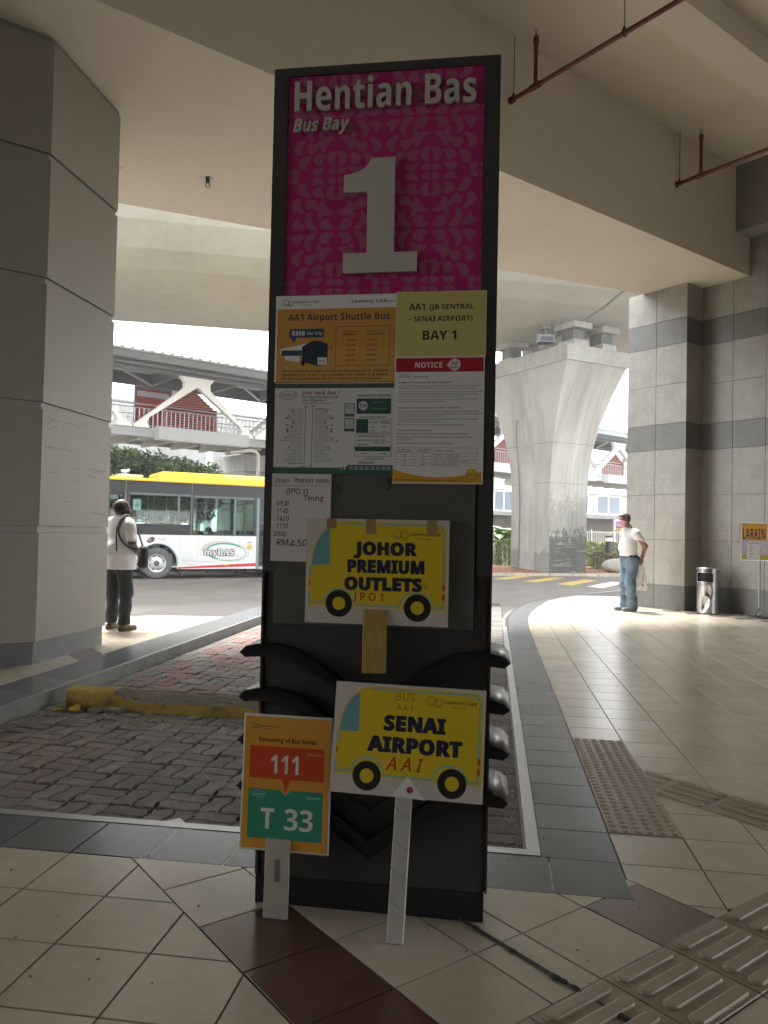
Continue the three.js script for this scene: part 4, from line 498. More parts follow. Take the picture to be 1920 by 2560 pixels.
sheet('notice', 'white notice sheet with red heading band and yellow foot on the right of the pylon', 'notice', 0.058, 0.3785, 1.525, 1.9795, 0.0150, ctex(900, 1276, (g, W, H) => { g.fillStyle = '#e9e8e6'; g.fillRect(0, 0, W, H); g.fillStyle = '#b3202e'; g.fillRect(14, 14, W - 26, 140); txt(g, 'NOTICE', 200, 112, 76, '#efe8e6', { sx: 1.02 }); g.fillStyle = '#e6e2e0'; g.beginPath(); g.arc(600, 84, 60, 0, 7); g.fill(); g.beginPath(); g.moveTo(516, 88); g.lineTo(556, 66); g.lineTo(556, 108); g.fill(); txt(g, 'NEW', 600, 78, 38, '#77413f', { al: 'center', sx: 0.85 }); txt(g, 'Update', 600, 122, 34, '#77413f', { al: 'center', sx: 0.85 }); g.fillStyle = '#77413f'; g.fillRect(556, 84, 88, 4);
  const k = '#3a3836'; txt(g, 'Tarikh Notis', 44, 190, 20, k, { style: 'normal' }); txt(g, 'Effective Date', 42, 210, 20, k, { style: 'normal' }); txt(g, '- 28th March 2022', 174, 210, 20, k); txt(g, 'Penggantian Nama Laluan Bas 10B, 77, 69B dan 07', 44, 268, 22, '#1d1c1b');
  words(g, 1, 42, 302, 780, 20, k, 2, 24); words(g, 2, 42, 358, 800, 20, k, 3, 24); words(g, 3, 42, 434, 800, 20, k, 2, 24); txt(g, 'Renaming of Causeway Link Bus Route 10B, 77, 69B and 07', 40, 522, 22, '#1d1c1b'); words(g, 4, 40, 556, 780, 20, k, 3, 24); words(g, 5, 38, 634, 760, 20, k, 2, 24); txt(g, 'Thank you and we hope you will continue to support our replacement bus services.', 38, 692, 20, k, { style: 'normal', sx: 0.92 });
  const r = rng(8); g.fillStyle = '#2e2d2c'; const han = (x, y, n, b) => { for (let i = 0; i < n; i++) { const X = x + i * 21; g.globalAlpha = b ? 0.95 : 0.7; for (let q = 0; q < 4; q++) g.fillRect(X + r() * 5, y - 16 + q * 4.4, 9 + r() * 8, 1.7); for (let q = 0; q < 2; q++) g.fillRect(X + 3 + r() * 10, y - 17, 1.7, 16); } g.globalAlpha = 1; }; han(36, 752, 17, 1); han(36, 786, 34, 0); han(36, 820, 36, 0); han(36, 844, 8, 0); han(36, 880, 27, 0);
  g.strokeStyle = '#2a2928'; g.lineWidth = 2; for (const y of [916, 970, 1003, 1036, 1069, 1096]) { g.beginPath(); g.moveTo(24, y); g.lineTo(840, y); g.stroke(); } for (const x of [24, 214, 392, 840]) { g.beginPath(); g.moveTo(x, 916); g.lineTo(x, 1096); g.stroke(); } txt(g, 'No. Laluan Lama /', 46, 940, 17, '#222'); txt(g, 'Previous Route No.', 42, 960, 17, '#222'); txt(g, 'No. Laluan Baharu /', 222, 940, 17, '#222'); txt(g, 'New Route No.', 248, 960, 17, '#222'); txt(g, 'Destinasi / Destination', 416, 952, 18, '#222'); [['10B', 'T1', 'JB SENTRAL - TAMAN SETIA INDAH'], ['77', 'T32', 'JB SENTRAL - TAMAN SRI AMAN'], ['69B', 'T40', 'LARKIN SENTRAL - GELANG PATAH SENTRAL'], ['07', 'P306', 'JB SENTRAL - CIQ - JB SENTRAL']].forEach(([a, b, c], i) => { txt(g, a, 118, 994 + i * 32, 18, k, { al: 'center' }); txt(g, b, 302, 994 + i * 32, 18, k, { al: 'center' }); txt(g, c, 408, 994 + i * 32, 18, k, { style: 'normal' }); });
  g.fillStyle = '#d9a529'; g.beginPath(); g.moveTo(0, 1130); g.quadraticCurveTo(400, 1280, 880, 1150); g.lineTo(892, H - 12); g.lineTo(0, H - 12); g.fill(); g.fillStyle = '#c08c1d'; g.beginPath(); g.arc(790, 1180, 58, 0, 7); g.fill(); g.fillStyle = '#dbb043'; g.beginPath(); g.arc(785, 1174, 54, 0, 7); g.fill(); txt(g, 'Causeway Link', 785, 1186, 15, '#222', { al: 'center', fam: 'serif', style: 'bold italic' }); txt(g, 'www.causewaylink.com.my    info@causewaylink.com    +607 360 2244', 24, 1246, 18, '#2d2410'); }));
sheet('poster', 'white route map poster with green foot band below the orange one on the pylon', 'poster', -0.383, 0.0575, 1.5565, 1.8885, 0.0134, ctex(1200, 904, (g, W, H) => { g.fillStyle = '#dededd'; g.fillRect(0, 0, W, H); g.fillStyle = '#4c5653'; g.fillRect(0, 8, W, 46); const k = '#4b4c4d';
  g.strokeStyle = '#6e7370'; g.lineWidth = 5; g.beginPath(); g.ellipse(136, 122, 92, 42, 0, 0, 7); g.stroke(); txt(g, 'myBAS', 136, 136, 44, '#7c807e', { al: 'center', fam: 'serif' }); txt(g, 'Jom naik bas !', 276, 118, 56, '#8a3532', { style: 'bold italic' }); txt(g, 'ke Pusat Bandaraya JB', 278, 154, 34, '#5f6261', { style: 'bold italic' }); txt(g, 'dan Singapura', 278, 186, 34, '#5f6261', { style: 'bold italic' });
  g.fillStyle = '#6a6c6c'; g.fillRect(278, 204, 310, 4); g.strokeStyle = '#4a4a4a'; g.lineWidth = 5; for (const [x, d] of [[318, -1], [392, 1]]) { g.beginPath(); g.moveTo(x, 236); g.lineTo(x - 6, 826); g.stroke(); g.beginPath(); if (d < 0) { g.moveTo(x - 12, 248); g.lineTo(x, 232); g.lineTo(x + 12, 248); } else { g.moveTo(x - 20, 816); g.lineTo(x - 7, 832); g.lineTo(x + 6, 816); } g.stroke(); } txt(g, 'PERGI', 366, 240, 20, '#3c3c3c'); txt(g, 'JB Sentral', 420, 268, 22, '#3c3c3c', { style: 'bold italic' }); txt(g, 'BALIK', 276, 846, 20, '#3c3c3c'); txt(g, 'PPR Jalan Zainal', 150, 808, 19, '#3c3c3c', { style: 'bold italic' });
  const r = rng(31); for (let i = 0; i < 24; i++) { const y = 268 + i * 22.4, L = 60 + r() * 110 + (i === 14 || i === 23 ? 90 : 0); F(g, 16, 'normal'); let s = ''; const sy = ['Taman', 'Jalan', 'Kg', 'Plaza', 'Sri', 'Wad', 'Hospital', 'Pandan', 'Sentosa', 'Majidee', 'Setia', 'Perling']; while (g.measureText(s).width < L) s += sy[Math.floor(r() * sy.length)] + ' '; txt(g, s, 296, y, 16, k, { al: 'right', style: 'normal' }); txt(g, s, 412, y + 2, 16, k, { style: 'normal' }); if (r() > 0.55) { g.fillStyle = r() > 0.5 ? '#4e5153' : '#8d8f90'; g.beginPath(); g.arc(284 - L, y - 6, 10, 0, 7); g.fill(); g.beginPath(); g.arc(432 + L, y - 4, 10, 0, 7); g.fill(); } }
  for (const [y, c] of [[206, '#5c6058'], [352, '#4d5254']]) { g.fillStyle = c; g.fillRect(710, y, 102, 132); g.fillStyle = '#c6c7c6'; g.fillRect(718, y + 8, 86, 96); }
  txt(g, 'LALUAN BAS BAHARU', 832, 142, 36, '#4f5658', { sx: 0.93 }); g.fillStyle = '#2f5a4e'; g.fillRect(830, 158, 344, 152); g.fillStyle = '#c9cfcc'; g.beginPath(); g.arc(896, 230, 46, 0, 7); g.fill(); txt(g, 'T33', 896, 246, 42, '#2f4a44', { al: 'center' }); txt(g, 'PERLING MALL', 1050, 204, 18, '#87a299', { al: 'center' }); txt(g, 'via', 1050, 236, 18, '#87a299', { al: 'center' }); txt(g, 'TERMINAL PERLING', 1050, 266, 18, '#87a299', { al: 'center' }); txt(g, 'JADUAL PERJALANAN BAS', 864, 350, 22, '#5a5f60', { style: 'bold italic' });
  g.strokeStyle = '#4d5152'; g.lineWidth = 3; g.strokeRect(832, 362, 344, 136); g.fillStyle = '#2f5a4e'; g.fillRect(832, 364, 118, 132); for (const [x, y, s] of [[960, 400, 'JB SENTRAL'], [1076, 390, 'PERLING'], [1070, 406, 'SRI YAACOB'], [976, 444, '06:00'], [1090, 444, '06:45'], [976, 484, '07:00'], [1090, 484, '21:45']]) txt(g, s, x, y, 17, k); g.strokeRect(820, 508, 360, 220); txt(g, 'WAKTU OPERASI   06:00 - 21:45', 846, 536, 19, k); txt(g, 'WAKTU PUNCAK   06:00 - 09:00', 846, 578, 19, k); txt(g, '16:00 - 19:00', 1004, 602, 19, k); txt(g, 'KEKERAPAN', 846, 620, 19, k); g.fillStyle = '#2f5a4e'; g.fillRect(824, 632, 350, 46); txt(g, '30 min', 890, 706, 19, k); txt(g, '45 min', 1070, 706, 19, k); g.fillStyle = '#6b6f70'; g.fillRect(930, 740, 170, 5); g.fillRect(914, 754, 198, 5);
  txt(g, 'ManjaLink', 858, 802, 38, '#4a4a4c', { sx: 0.82 }); g.fillStyle = '#2f3236'; g.fillRect(748, 814, 456, 104); g.fillStyle = '#8b979b'; for (let i = 0; i < 8; i++) g.fillRect(762 + i * 54, 824, 44, 46); g.fillStyle = '#b5b7b6'; g.fillRect(758, 876, 440, 22); for (const x of [836, 1072]) { g.fillStyle = '#1c1d1f'; g.beginPath(); g.arc(x, 912, 22, 0, 7); g.fill(); } for (const [x, c] of [[706, '#6c5048'], [738, '#333a44']]) { g.fillStyle = c; g.fillRect(x - 8, 846, 18, 44); g.fillRect(x - 8, 886, 7, 40); g.fillRect(x + 3, 886, 7, 40); g.beginPath(); g.arc(x, 838, 9, 0, 7); g.fill(); }
  g.fillStyle = '#2e6254'; g.fillRect(0, 842, 690, 62); g.fillRect(0, 862, W, 42); g.strokeStyle = '#6d9488'; g.lineWidth = 2; for (let i = 0; i < 5; i++) g.strokeRect(24 + i * 134, 856, 124, 24); }));
// handwritten timetable
{ const hand = (g, s, x, y, px, col, lw, r, sx = 1) => { for (const c of s) { F(g, px, 'normal'); const w = g.measureText(c).width * sx; g.save(); g.translate(x, y + (r() - 0.5) * px * 0.12); g.rotate((r() - 0.5) * 0.16); g.transform(sx, 0, -0.05 + (r() - 0.5) * 0.16, 1, 0, 0); g.strokeStyle = g.fillStyle = col; g.lineWidth = lw; g.fillText(c, 0, 0); g.strokeText(c, 0, 0); g.restore(); x += w * (0.94 + r() * 0.16); } };
  sheet('handwritten_sheet', 'white sheet with red handwritten departure times, partly behind the upper van board', 'paper', -0.386, -0.165, 1.237, 1.556, 0.0129, ctex(760, 1098, (g, W, H) => { g.fillStyle = '#d9d7d3'; g.fillRect(0, 0, W, H); const r = rng(12), c = '#5f1620'; hand(g, 'Johor', 46, 118, 84, c, 1.4, r, 0.85); hand(g, 'Premiun', 278, 112, 84, c, 2.6, r, 0.78); hand(g, 'outlets', 562, 112, 80, c, 2.6, r, 0.74);
    g.strokeStyle = c; g.lineWidth = 4; g.beginPath(); g.moveTo(16, 150); for (let i = 1; i < 30; i++) g.lineTo(16 + i * 25, 150 + (i % 2 ? -6 : 7)); g.stroke(); hand(g, '(JPO1)', 180, 250, 88, c, 2, r, 1.18); hand(g, 'Timing', 410, 336, 86, '#7d1622', 3.5, r, 0.95); ['0900', '1145', '1420', '1710', '2000'].forEach((s, i) => hand(g, s, 62 + (i === 4 ? -26 : 0), 406 + i * 95, 84, c, 2.2, r, 0.86)); hand(g, 'RM4.50', 70, 908, 112, c, 3, r, 1.02); })); }
// ---- van shaped hand signs
function vanArt(g, W, H, o) { g.fillStyle = '#cfc5bb'; g.fillRect(0, 0, W, H); const Y = '#dcbf1f', B = '#7db3b0';
  g.fillStyle = Y; g.beginPath(); g.moveTo(0.02 * W, 0.83 * H); g.lineTo(0.025 * W, 0.52 * H); g.quadraticCurveTo(0.04 * W, 0.06 * H, 0.27 * W, 0.02 * H); g.lineTo(0.93 * W, 0.03 * H); g.quadraticCurveTo(0.985 * W, 0.05 * H, 0.985 * W, 0.12 * H); g.lineTo(0.985 * W, 0.85 * H); g.closePath(); g.fill();
  g.strokeStyle = B; g.lineWidth = 0.012 * W; g.lineJoin = 'round'; g.beginPath(); g.moveTo(0.24 * W, 0.045 * H); g.lineTo(0.92 * W, 0.05 * H); g.quadraticCurveTo(0.965 * W, 0.07 * H, 0.965 * W, 0.14 * H); g.lineTo(0.965 * W, 0.62 * H); g.stroke(); g.beginPath(); g.moveTo(0.965 * W, 0.72 * H); g.lineTo(0.962 * W, 0.825 * H); g.lineTo(0.905 * W, 0.825 * H); g.quadraticCurveTo(0.87 * W, 0.69 * H, 0.79 * W, 0.69 * H); g.quadraticCurveTo(0.69 * W, 0.69 * H, 0.665 * W, 0.825 * H); g.lineTo(0.355 * W, 0.82 * H); g.quadraticCurveTo(0.33 * W, 0.67 * H, 0.245 * W, 0.67 * H); g.quadraticCurveTo(0.155 * W, 0.67 * H, 0.125 * W, 0.80 * H); g.lineTo(0.028 * W, 0.80 * H); g.lineTo(0.028 * W, 0.7 * H); g.moveTo(0.03 * W, 0.55 * H); g.lineTo(0.03 * W, 0.46 * H); g.stroke();
  g.fillStyle = '#6aa3a8'; g.beginPath(); g.moveTo(0.04 * W, 0.45 * H); g.quadraticCurveTo(0.06 * W, 0.15 * H, 0.165 * W, 0.09 * H); g.lineTo(0.172 * W, 0.44 * H); g.closePath(); g.fill();
  g.fillStyle = '#c2382c'; for (const y of [0.635, 0.725]) { g.beginPath(); g.ellipse(0.968 * W, y * H, 0.010 * W, 0.033 * H, 0, 0, 7); g.fill(); } g.fillStyle = '#cf7a2a'; g.beginPath(); g.ellipse(0.030 * W, 0.62 * H, 0.008 * W, 0.038 * H, 0, 0, 7); g.fill();
  for (const [x, y] of o.wheels) { g.fillStyle = '#1d1b18'; g.beginPath(); g.arc(x * W, y * H, 0.094 * W, 0, 7); g.fill(); g.fillStyle = '#d6bd28'; g.beginPath(); g.arc(x * W, y * H, 0.046 * W, 0, 7); g.fill(); }
  const r = rng(o.seed); for (let i = 0; i < 40; i++) { g.globalAlpha = 0.12 + r() * 0.2; g.fillStyle = '#6b5a20'; g.beginPath(); g.arc(r() * W, r() * H, 1 + r() * 4, 0, 7); g.fill(); } g.globalAlpha = 1; }
const navy = '#191c3e', cardEdge = std([0.5, 0.45, 0.38], 0.9), tape = std([0.36, 0.24, 0.1], 0.3);
{ const t = thing('hand_sign', 'yellow van shaped board for the premium outlets taped high on the pylon', 'hand sign', onP(0.0095, 1.208, 0.034), PR);
  obj('board_core', box(0.513, 0.374, 0.011, 0, 0, -0.006), cardEdge, t);
  obj('printed_face', new THREE.BoxGeometry(0.511, 0.372, 0.001), std(0xffffff, 0.5, { map: ctex(1200, 874, (g, W, H) => { vanArt(g, W, H, { wheels: [[0.24, 0.81], [0.79, 0.83]], seed: 3 }); const L = (s, x0, x1, y, px) => fit(g, s, x0 * W, y * H, (x1 - x0) * W, px, navy, { st: 13 }); L('JOHOR', 0.355, 0.775, 0.335, 138); L('PREMIUM', 0.29, 0.84, 0.505, 138); L('OUTLETS', 0.275, 0.82, 0.672, 138); g.strokeStyle = navy; g.lineWidth = 4; g.beginPath(); g.arc(0.842 * W, 0.62 * H, 21, 0, 7); g.stroke(); txt(g, 'R', 0.842 * W, 0.62 * H + 11, 30, navy, { al: 'center' }); logo(g, 0.645 * W, 0.135 * H, 0.031 * W, '#2a2614'); txt(g, 'J P O 1', 0.345 * W, 0.77 * H, 88, '#b0401c', { style: 'normal', rot: 0.02, st: 4, sx: 1.02 }); }) }), t).position.z = 0.0004;
  obj('handle', rbox(0.086, 0.224, 0.010, 0.003, 0.0, -0.245, 0.007), std([0.34, 0.21, 0.012], 0.6, { bumpMap: dtex(64, 0.04, (u, v) => 0.5 + 0.5 * Math.sin(u * 2 * Math.PI * 5), false), bumpScale: 0.002 }), t);
  for (const [x, h, a] of [[-0.165, 0.035, 0], [-0.022, 0.052, 0.04], [0.195, 0.055, -0.03]]) { const o = obj('tape_strip', box(0.036, h, 0.0008, 0, 0, 0), tape, t); o.position.set(x, 0.187 - h / 2, 0.0016); o.rotation.z = a; } }
function leaning(name, label, cat, u, foot, k) { const g = thing(name, label, cat, onP(u, 0, foot)); g.rotation.set(-Math.atan(k), PR, 0, 'YXZ'); return g; }
{ const t = leaning('hand_sign', 'yellow van shaped airport board on a white wrapped stick leaning low against the pylon', 'hand sign', 0.12, 0.2, 0.14); const sec = Math.sqrt(1 + 0.14 * 0.14);
  const cx = 0.0215, cy = 0.639 * sec; const p = sub(t, 'board'); p.position.set(cx, cy, 0); p.rotation.z = -0.018;
  obj('board_core', box(0.52, 0.37, 0.011, 0, 0, -0.008), cardEdge, p);
  obj('printed_face', new THREE.BoxGeometry(0.518, 0.368, 0.001), std(0xffffff, 0.5, { map: ctex(1200, 852, (g, W, H) => { vanArt(g, W, H, { wheels: [[0.24, 0.835], [0.80, 0.845]], seed: 9 }); const L = (s, x0, x1, y, px) => fit(g, s, x0 * W, y * H, (x1 - x0) * W, px, navy, { st: 14 }); L('SENAI', 0.335, 0.745, 0.41, 150); L('AIRPORT', 0.24, 0.855, 0.605, 150); logo(g, 0.645 * W, 0.125 * H, 0.031 * W, '#26220f'); txt(g, 'BUS', 0.40 * W, 0.135 * H, 84, '#a8851f', { style: 'normal', st: 1, sx: 1.05 }); txt(g, 'A A 1', 0.415 * W, 0.225 * H, 62, '#a8661c', { style: 'normal', st: 1 }); txt(g, 'A A I', 0.365 * W, 0.765 * H, 138, '#b4361c', { style: 'italic', st: 4, sx: 0.96 }); }) }), p).position.z = -0.0018;
  { const o = obj('paper_patch', plate([[0, 0.072], [0.062, 0], [-0.052, 0.006]], 0.001), M.paper, p); o.position.set(0.006, -0.187, 0.0005); const d = new THREE.CylinderGeometry(0.0115, 0.0115, 0.0006, 24); d.rotateX(Math.PI / 2); const q = obj('red_sticker', muv(d), std([0.45, 0.04, 0.05], 0.5), p); q.position.set(0.016, -0.158, 0.0012); }
  { const w = std([0.63, 0.62, 0.58], 0.4, { map: T.plaster }); const s = sub(t, 'stick'); s.position.set(0.0, 0, 0.0); s.rotation.z = -0.03; obj('wrapped_stick', rbox(0.056, 0.462, 0.024, 0.004, 0.0, 0.232, -0.013), w, s); for (const y of [0.12, 0.22, 0.31, 0.41]) { const o = obj('tape_edge', box(0.066, 0.0018, 0.0012, 0, 0, 0), std([0.25, 0.24, 0.22], 0.6), s); o.position.set(0, y, -0.0006); o.rotation.z = -0.55; } } }
{ const t = leaning('hand_sign', 'yellow framed route board with orange and green panels leaning at the left of the pylon', 'hand sign', -0.305, 0.1, 0.035);
  const p = sub(t, 'board'); p.position.set(0.016, 0.459, 0); p.rotation.z = -0.006;
  obj('board_core', rbox(0.322, 0.472, 0.01, 0.004, 0, 0, -0.006), M.whitePaint, p);
  obj('printed_face', new THREE.BoxGeometry(0.308, 0.456, 0.001), std(0xffffff, 0.35, { map: ctex(800, 1184, (g, W, H) => { g.fillStyle = '#d69c3a'; g.fillRect(0, 0, W, H); smileys(g, 82, 84, 24, '#6b5216', 4); txt(g, 'Causeway Link', 132, 92, 25, '#4b3a12', { fam: 'serif', style: 'bold italic' }); txt(g, 'The easy way', 166, 112, 15, '#4b3a12', { style: 'italic' });
    fit(g, 'Renaming of Bus Route', 130, 226, 545, 56, '#20190d', { st: 1 }); g.fillStyle = '#cf4a24'; g.beginPath(); g.roundRect(52, 264, 700, 292, 12); g.fill(); g.beginPath(); g.moveTo(358, 554); g.lineTo(402, 646); g.lineTo(446, 554); g.fill(); fit(g, 'Previous', 596, 330, 136, 36, '#e6b2a0', { style: 'normal' }); txt(g, '111', 392, 506, 232, '#e3ddd6', { al: 'center', sx: 0.78 });
    g.fillStyle = '#2f9176'; g.beginPath(); g.roundRect(52, 650, 700, 444, 12); g.fill(); g.fillStyle = '#d69c3a'; g.beginPath(); g.moveTo(348, 648); g.lineTo(456, 648); g.lineTo(402, 704); g.fill(); g.fillStyle = '#cf4a24'; g.beginPath(); g.moveTo(366, 556); g.lineTo(438, 556); g.lineTo(402, 678); g.fill(); g.strokeStyle = '#a7c9ba'; g.lineWidth = 4; g.beginPath(); g.ellipse(150, 700, 66, 30, 0.08, 0, 7); g.stroke(); txt(g, 'myBAS', 150, 711, 31, '#b9d4c7', { al: 'center', fam: 'serif' }); fit(g, 'Updated', 592, 716, 138, 38, '#bcd8cb', { style: 'normal' }); txt(g, 'T', 240, 1004, 258, '#e6e4de', { al: 'center', sx: 0.95 }); txt(g, '33', 534, 1004, 262, '#e6e4de', { al: 'center', sx: 0.98 }); }) }), p).position.z = -0.0004;
  obj('handle', rbox(0.088, 0.27, 0.012, 0.003, -0.004, 0.135, 0.004), std([0.62, 0.57, 0.46], 0.5, { map: T.plaster }), t); obj('handle_label', box(0.018, 0.075, 0.0006, -0.002, 0.165, 0.0105), std([0.2, 0.2, 0.22], 0.5), t); obj('handle_tape', box(0.074, 0.04, 0.0006, 0.0, 0.022, 0.0105), std([0.45, 0.44, 0.42], 0.3), t); }

// ================================================================ THINGS IN THE STATION
function sprinklerPipe(label, X, zEnd, risers) {
  const t = thing('sprinkler_pipe', label, 'pipe', [X, 7.15, 0], 0, undefined);
  obj('pipe', [rod([0, 0, -7.14], [0, 0, zEnd], 0.03, 0.03, 14), rod([0, 0, -7.2], [0, 0, -7.13], 0.05, 0.05, 14)], M.redPipe, t);
  for (const z of [-7.09, -5.36, -3.4, -1.4]) { obj('hanger_rod', rod([0, 0.05, z], [0, z < -7 ? 0.87 : (z < -5.05 && z > -5.54 ? 0.53 : 0.87), z], 0.006, 0.006, 6), M.dark, t); const r = new THREE.TorusGeometry(0.04, 0.008, 6, 16); r.translate(0, 0.004, z); obj('hanger_ring', [r, bx(-0.012, 0.012, 0.04, 0.075, z - 0.012, z + 0.012)], M.dark, t); }
  for (const z of risers) { obj('riser', rod([0, 0, z], [0, 0.63, z], 0.027, 0.027, 12), M.redPipe, t); obj('fitting', [rod([0, 0, z - 0.08], [0, 0, z + 0.08], 0.042, 0.042, 12), rod([0, 0.56, z], [0, 0.65, z], 0.04, 0.034, 12)], M.redPipe, t); const h = obj('sprinkler_head', [rod([0, 0.65, z], [0, 0.69, z], 0.016, 0.016, 8), bx(-0.018, -0.012, 0.68, 0.735, z - 0.004, z + 0.004), bx(0.012, 0.018, 0.68, 0.735, z - 0.004, z + 0.004), rod([0, 0.733, z], [0, 0.738, z], 0.024, 0.024, 12)], M.steelDull, t); } }
sprinklerPipe('dark red sprinkler pipe below the ceiling nearer the pylon top', 7.34, 2.5, [-6.71, -3.0]);
sprinklerPipe('dark red sprinkler pipe below the ceiling close to the granite wall', 11.225, 2.5, [-6.715, -3.0]);
{ const t = thing('soffit_sprinkler', 'small chrome sprinkler head under the bright soffit left of the pylon', 'sprinkler', [4.243, 6.15, -9.833]); obj('escutcheon', rod([0, -0.012, 0], [0, 0, 0], 0.06, 0.065, 20), M.steel, t); obj('head', [rod([0, -0.06, 0], [0, -0.01, 0], 0.026, 0.026, 12), bx(-0.03, -0.022, -0.12, -0.05, -0.006, 0.006), bx(0.022, 0.03, -0.12, -0.05, -0.006, 0.006)], M.dark, t); obj('deflector', rod([0, -0.125, 0], [0, -0.118, 0], 0.035, 0.035, 14), M.steelDull, t); }
{ // small plugs in the soffit
  const t = struct('soffit_plugs', [[3.2, -10.3], [2.75, -9.9], [4.9, -8.6], [6.6, -8.9], [2.9, -10.9]].map(([x, z]) => rod([x, 6.144, z], [x, 6.152, z], 0.02, 0.02, 10)), M.steelDull); }
{ // dented steel litter bin
  const t = thing('litter_bin', 'dented stainless steel litter bin standing against the granite wall', 'litter bin', [13.135, 0, -7.63]); const R = 0.206, H = 0.83, NA = 96, NY = 60; const open = 2.97; // angle of the opening centre (towards the hall, x = cos, z = sin)
  const pos = [], uv = []; const P = (i, j) => { const a = i / NA * 2 * Math.PI, y = 0.012 + j / NY * (H - 0.05); let da = Math.atan2(Math.sin(a - open), Math.cos(a - open)); let r = R; const d = (ca, cy, wa, wy, k) => { const q = Math.hypot((da - ca) / wa, (y - cy) / wy); if (q < 1) r -= k * (1 - q) ** 0.7; }; d(-0.15, 0.2, 0.35, 0.12, 0.035); d(-0.35, 0.38, 0.3, 0.14, 0.028); d(0.1, 0.3, 0.28, 0.2, 0.014); d(0.05, 0.12, 0.3, 0.09, 0.022); r += 0.0016 * (fbm(i / NA, j / NY, 10, 3, 9) - 0.5); return [Math.cos(a) * r, y, Math.sin(a) * r, da, y]; };
  for (let i = 0; i < NA; i++) for (let j = 0; j < NY; j++) { const A = P(i, j), B = P(i + 1, j), C = P(i + 1, j + 1), D = P(i, j + 1); const m = (A[4] + D[4]) / 2, ad = Math.abs((A[3] + B[3]) / 2); if (ad < 0.78 && m > 0.575 && m < 0.74 && Math.abs(A[3] - B[3]) < 1) continue; for (const q of [A, D, B, B, D, C]) { pos.push(q[0], q[1], q[2]); uv.push(q[3] * R, q[1]); } }
  let g = new THREE.BufferGeometry(); g.setAttribute('position', new THREE.Float32BufferAttribute(pos, 3)); g = mergeVertices(g, 1e-4); g.computeVertexNormals(); obj('body', g, std([0.42, 0.415, 0.4], 0.27, { metalness: 1, side: THREE.DoubleSide }), t);
  obj('rim', [rod([0, H - 0.04, 0], [0, H - 0.012, 0], R + 0.008, R + 0.008, 48), rod([0, H - 0.012, 0], [0, H, 0], R + 0.004, R - 0.006, 48)], M.steel, t);
  obj('liner', new THREE.CylinderGeometry(R - 0.045, R - 0.045, H - 0.08, 32, 1, true).translate(0, H / 2, 0), std([0.02, 0.02, 0.02], 0.9, { side: THREE.DoubleSide }), t);
  { const pts = []; for (const [da, y] of [[-0.78, 0.6], [-0.78, 0.715], [-0.7, 0.745], [0.7, 0.745], [0.78, 0.715], [0.78, 0.6], [0.7, 0.572], [-0.7, 0.572]]) pts.push([da, y]); const c = []; for (let i = 0; i < pts.length; i++) { const a = pts[i], b = pts[(i + 1) % pts.length]; for (let k = 0; k < 6; k++) { const da = a[0] + (b[0] - a[0]) * k / 6, y = a[1] + (b[1] - a[1]) * k / 6; c.push(new THREE.Vector3(Math.cos(open + da) * (R + 0.001), y, Math.sin(open + da) * (R + 0.001))); } } obj('opening_trim', new THREE.TubeGeometry(new THREE.CatmullRomCurve3(c, true), 96, 0.006, 6, true), M.steel, t); }
  obj('foot', rod([0, 0, 0], [0, 0.014, 0], R - 0.004, R - 0.004, 40), M.rubber, t); }
{ // framed sign on a round foot
  const t = thing('sign_stand', 'yellow framed sign on a post by the granite wall, cut by the right picture edge', 'sign', [13.22, 0, -6.73], -36.9 * RAD);
  obj('base', [rod([0, 0, 0], [0, 0.025, 0], 0.19, 0.18, 28), rod([0, 0.025, 0], [0, 0.05, 0], 0.06, 0.04, 20), beam([-0.1, 0.03, 0.03], [0, 0.17, 0.0], 0.012, 0.012)], M.dark, t); obj('post', rod([0.0, 0.03, -0.015], [0.0, 1.1, -0.015], 0.018, 0.018, 12), M.steelDull, t);
  obj('backing', bx(-0.35, 0.29, 1.0, 1.64, 0.004, 0.012), M.dark, t);
  obj('printed_face', new THREE.BoxGeometry(0.61, 0.61, 0.002).translate(-0.03, 1.32, 0.0135), std(0xffffff, 0.4, { map: ctex(800, 800, (g, W, H) => { g.fillStyle = '#e4dcf0'; g.fillRect(0, 0, W, H); g.fillStyle = '#f4b51c'; g.fillRect(0, 0, W * 0.73, H * 0.47); F(g, 330, 'bold'); const m = g.measureText('LARKIN').width; g.save(); g.translate(20, 345); g.transform(540 / m, 0, 0, 1, 0, 0); g.fillStyle = '#2a2056'; g.fillText('LARKIN', 0, 0); g.restore(); g.fillStyle = '#d8c42a'; g.fillRect(0, H * 0.87, W, H * 0.13); g.fillStyle = '#f4f2f6'; g.fillRect(130, 420, 300, 420); g.fillStyle = '#b8436a'; for (let i = 0; i < 5; i++) g.fillRect(190, 490 + i * 58, 70 + (i % 2) * 30, 12); g.fillRect(150, 440, 250, 10); g.fillStyle = '#e9dc8a'; g.fillRect(100, 520, 40, 130); g.fillRect(425, 520, 40, 130); }) }), t);
  obj('frame', [bx(-0.352, -0.332, 0.99, 1.65, 0.0, 0.028), bx(0.272, 0.292, 0.99, 1.65, 0.0, 0.028), bx(-0.332, 0.272, 1.63, 1.65, 0.0, 0.028), bx(-0.332, 0.272, 0.99, 1.01, 0.0, 0.028)], M.steel, t); }
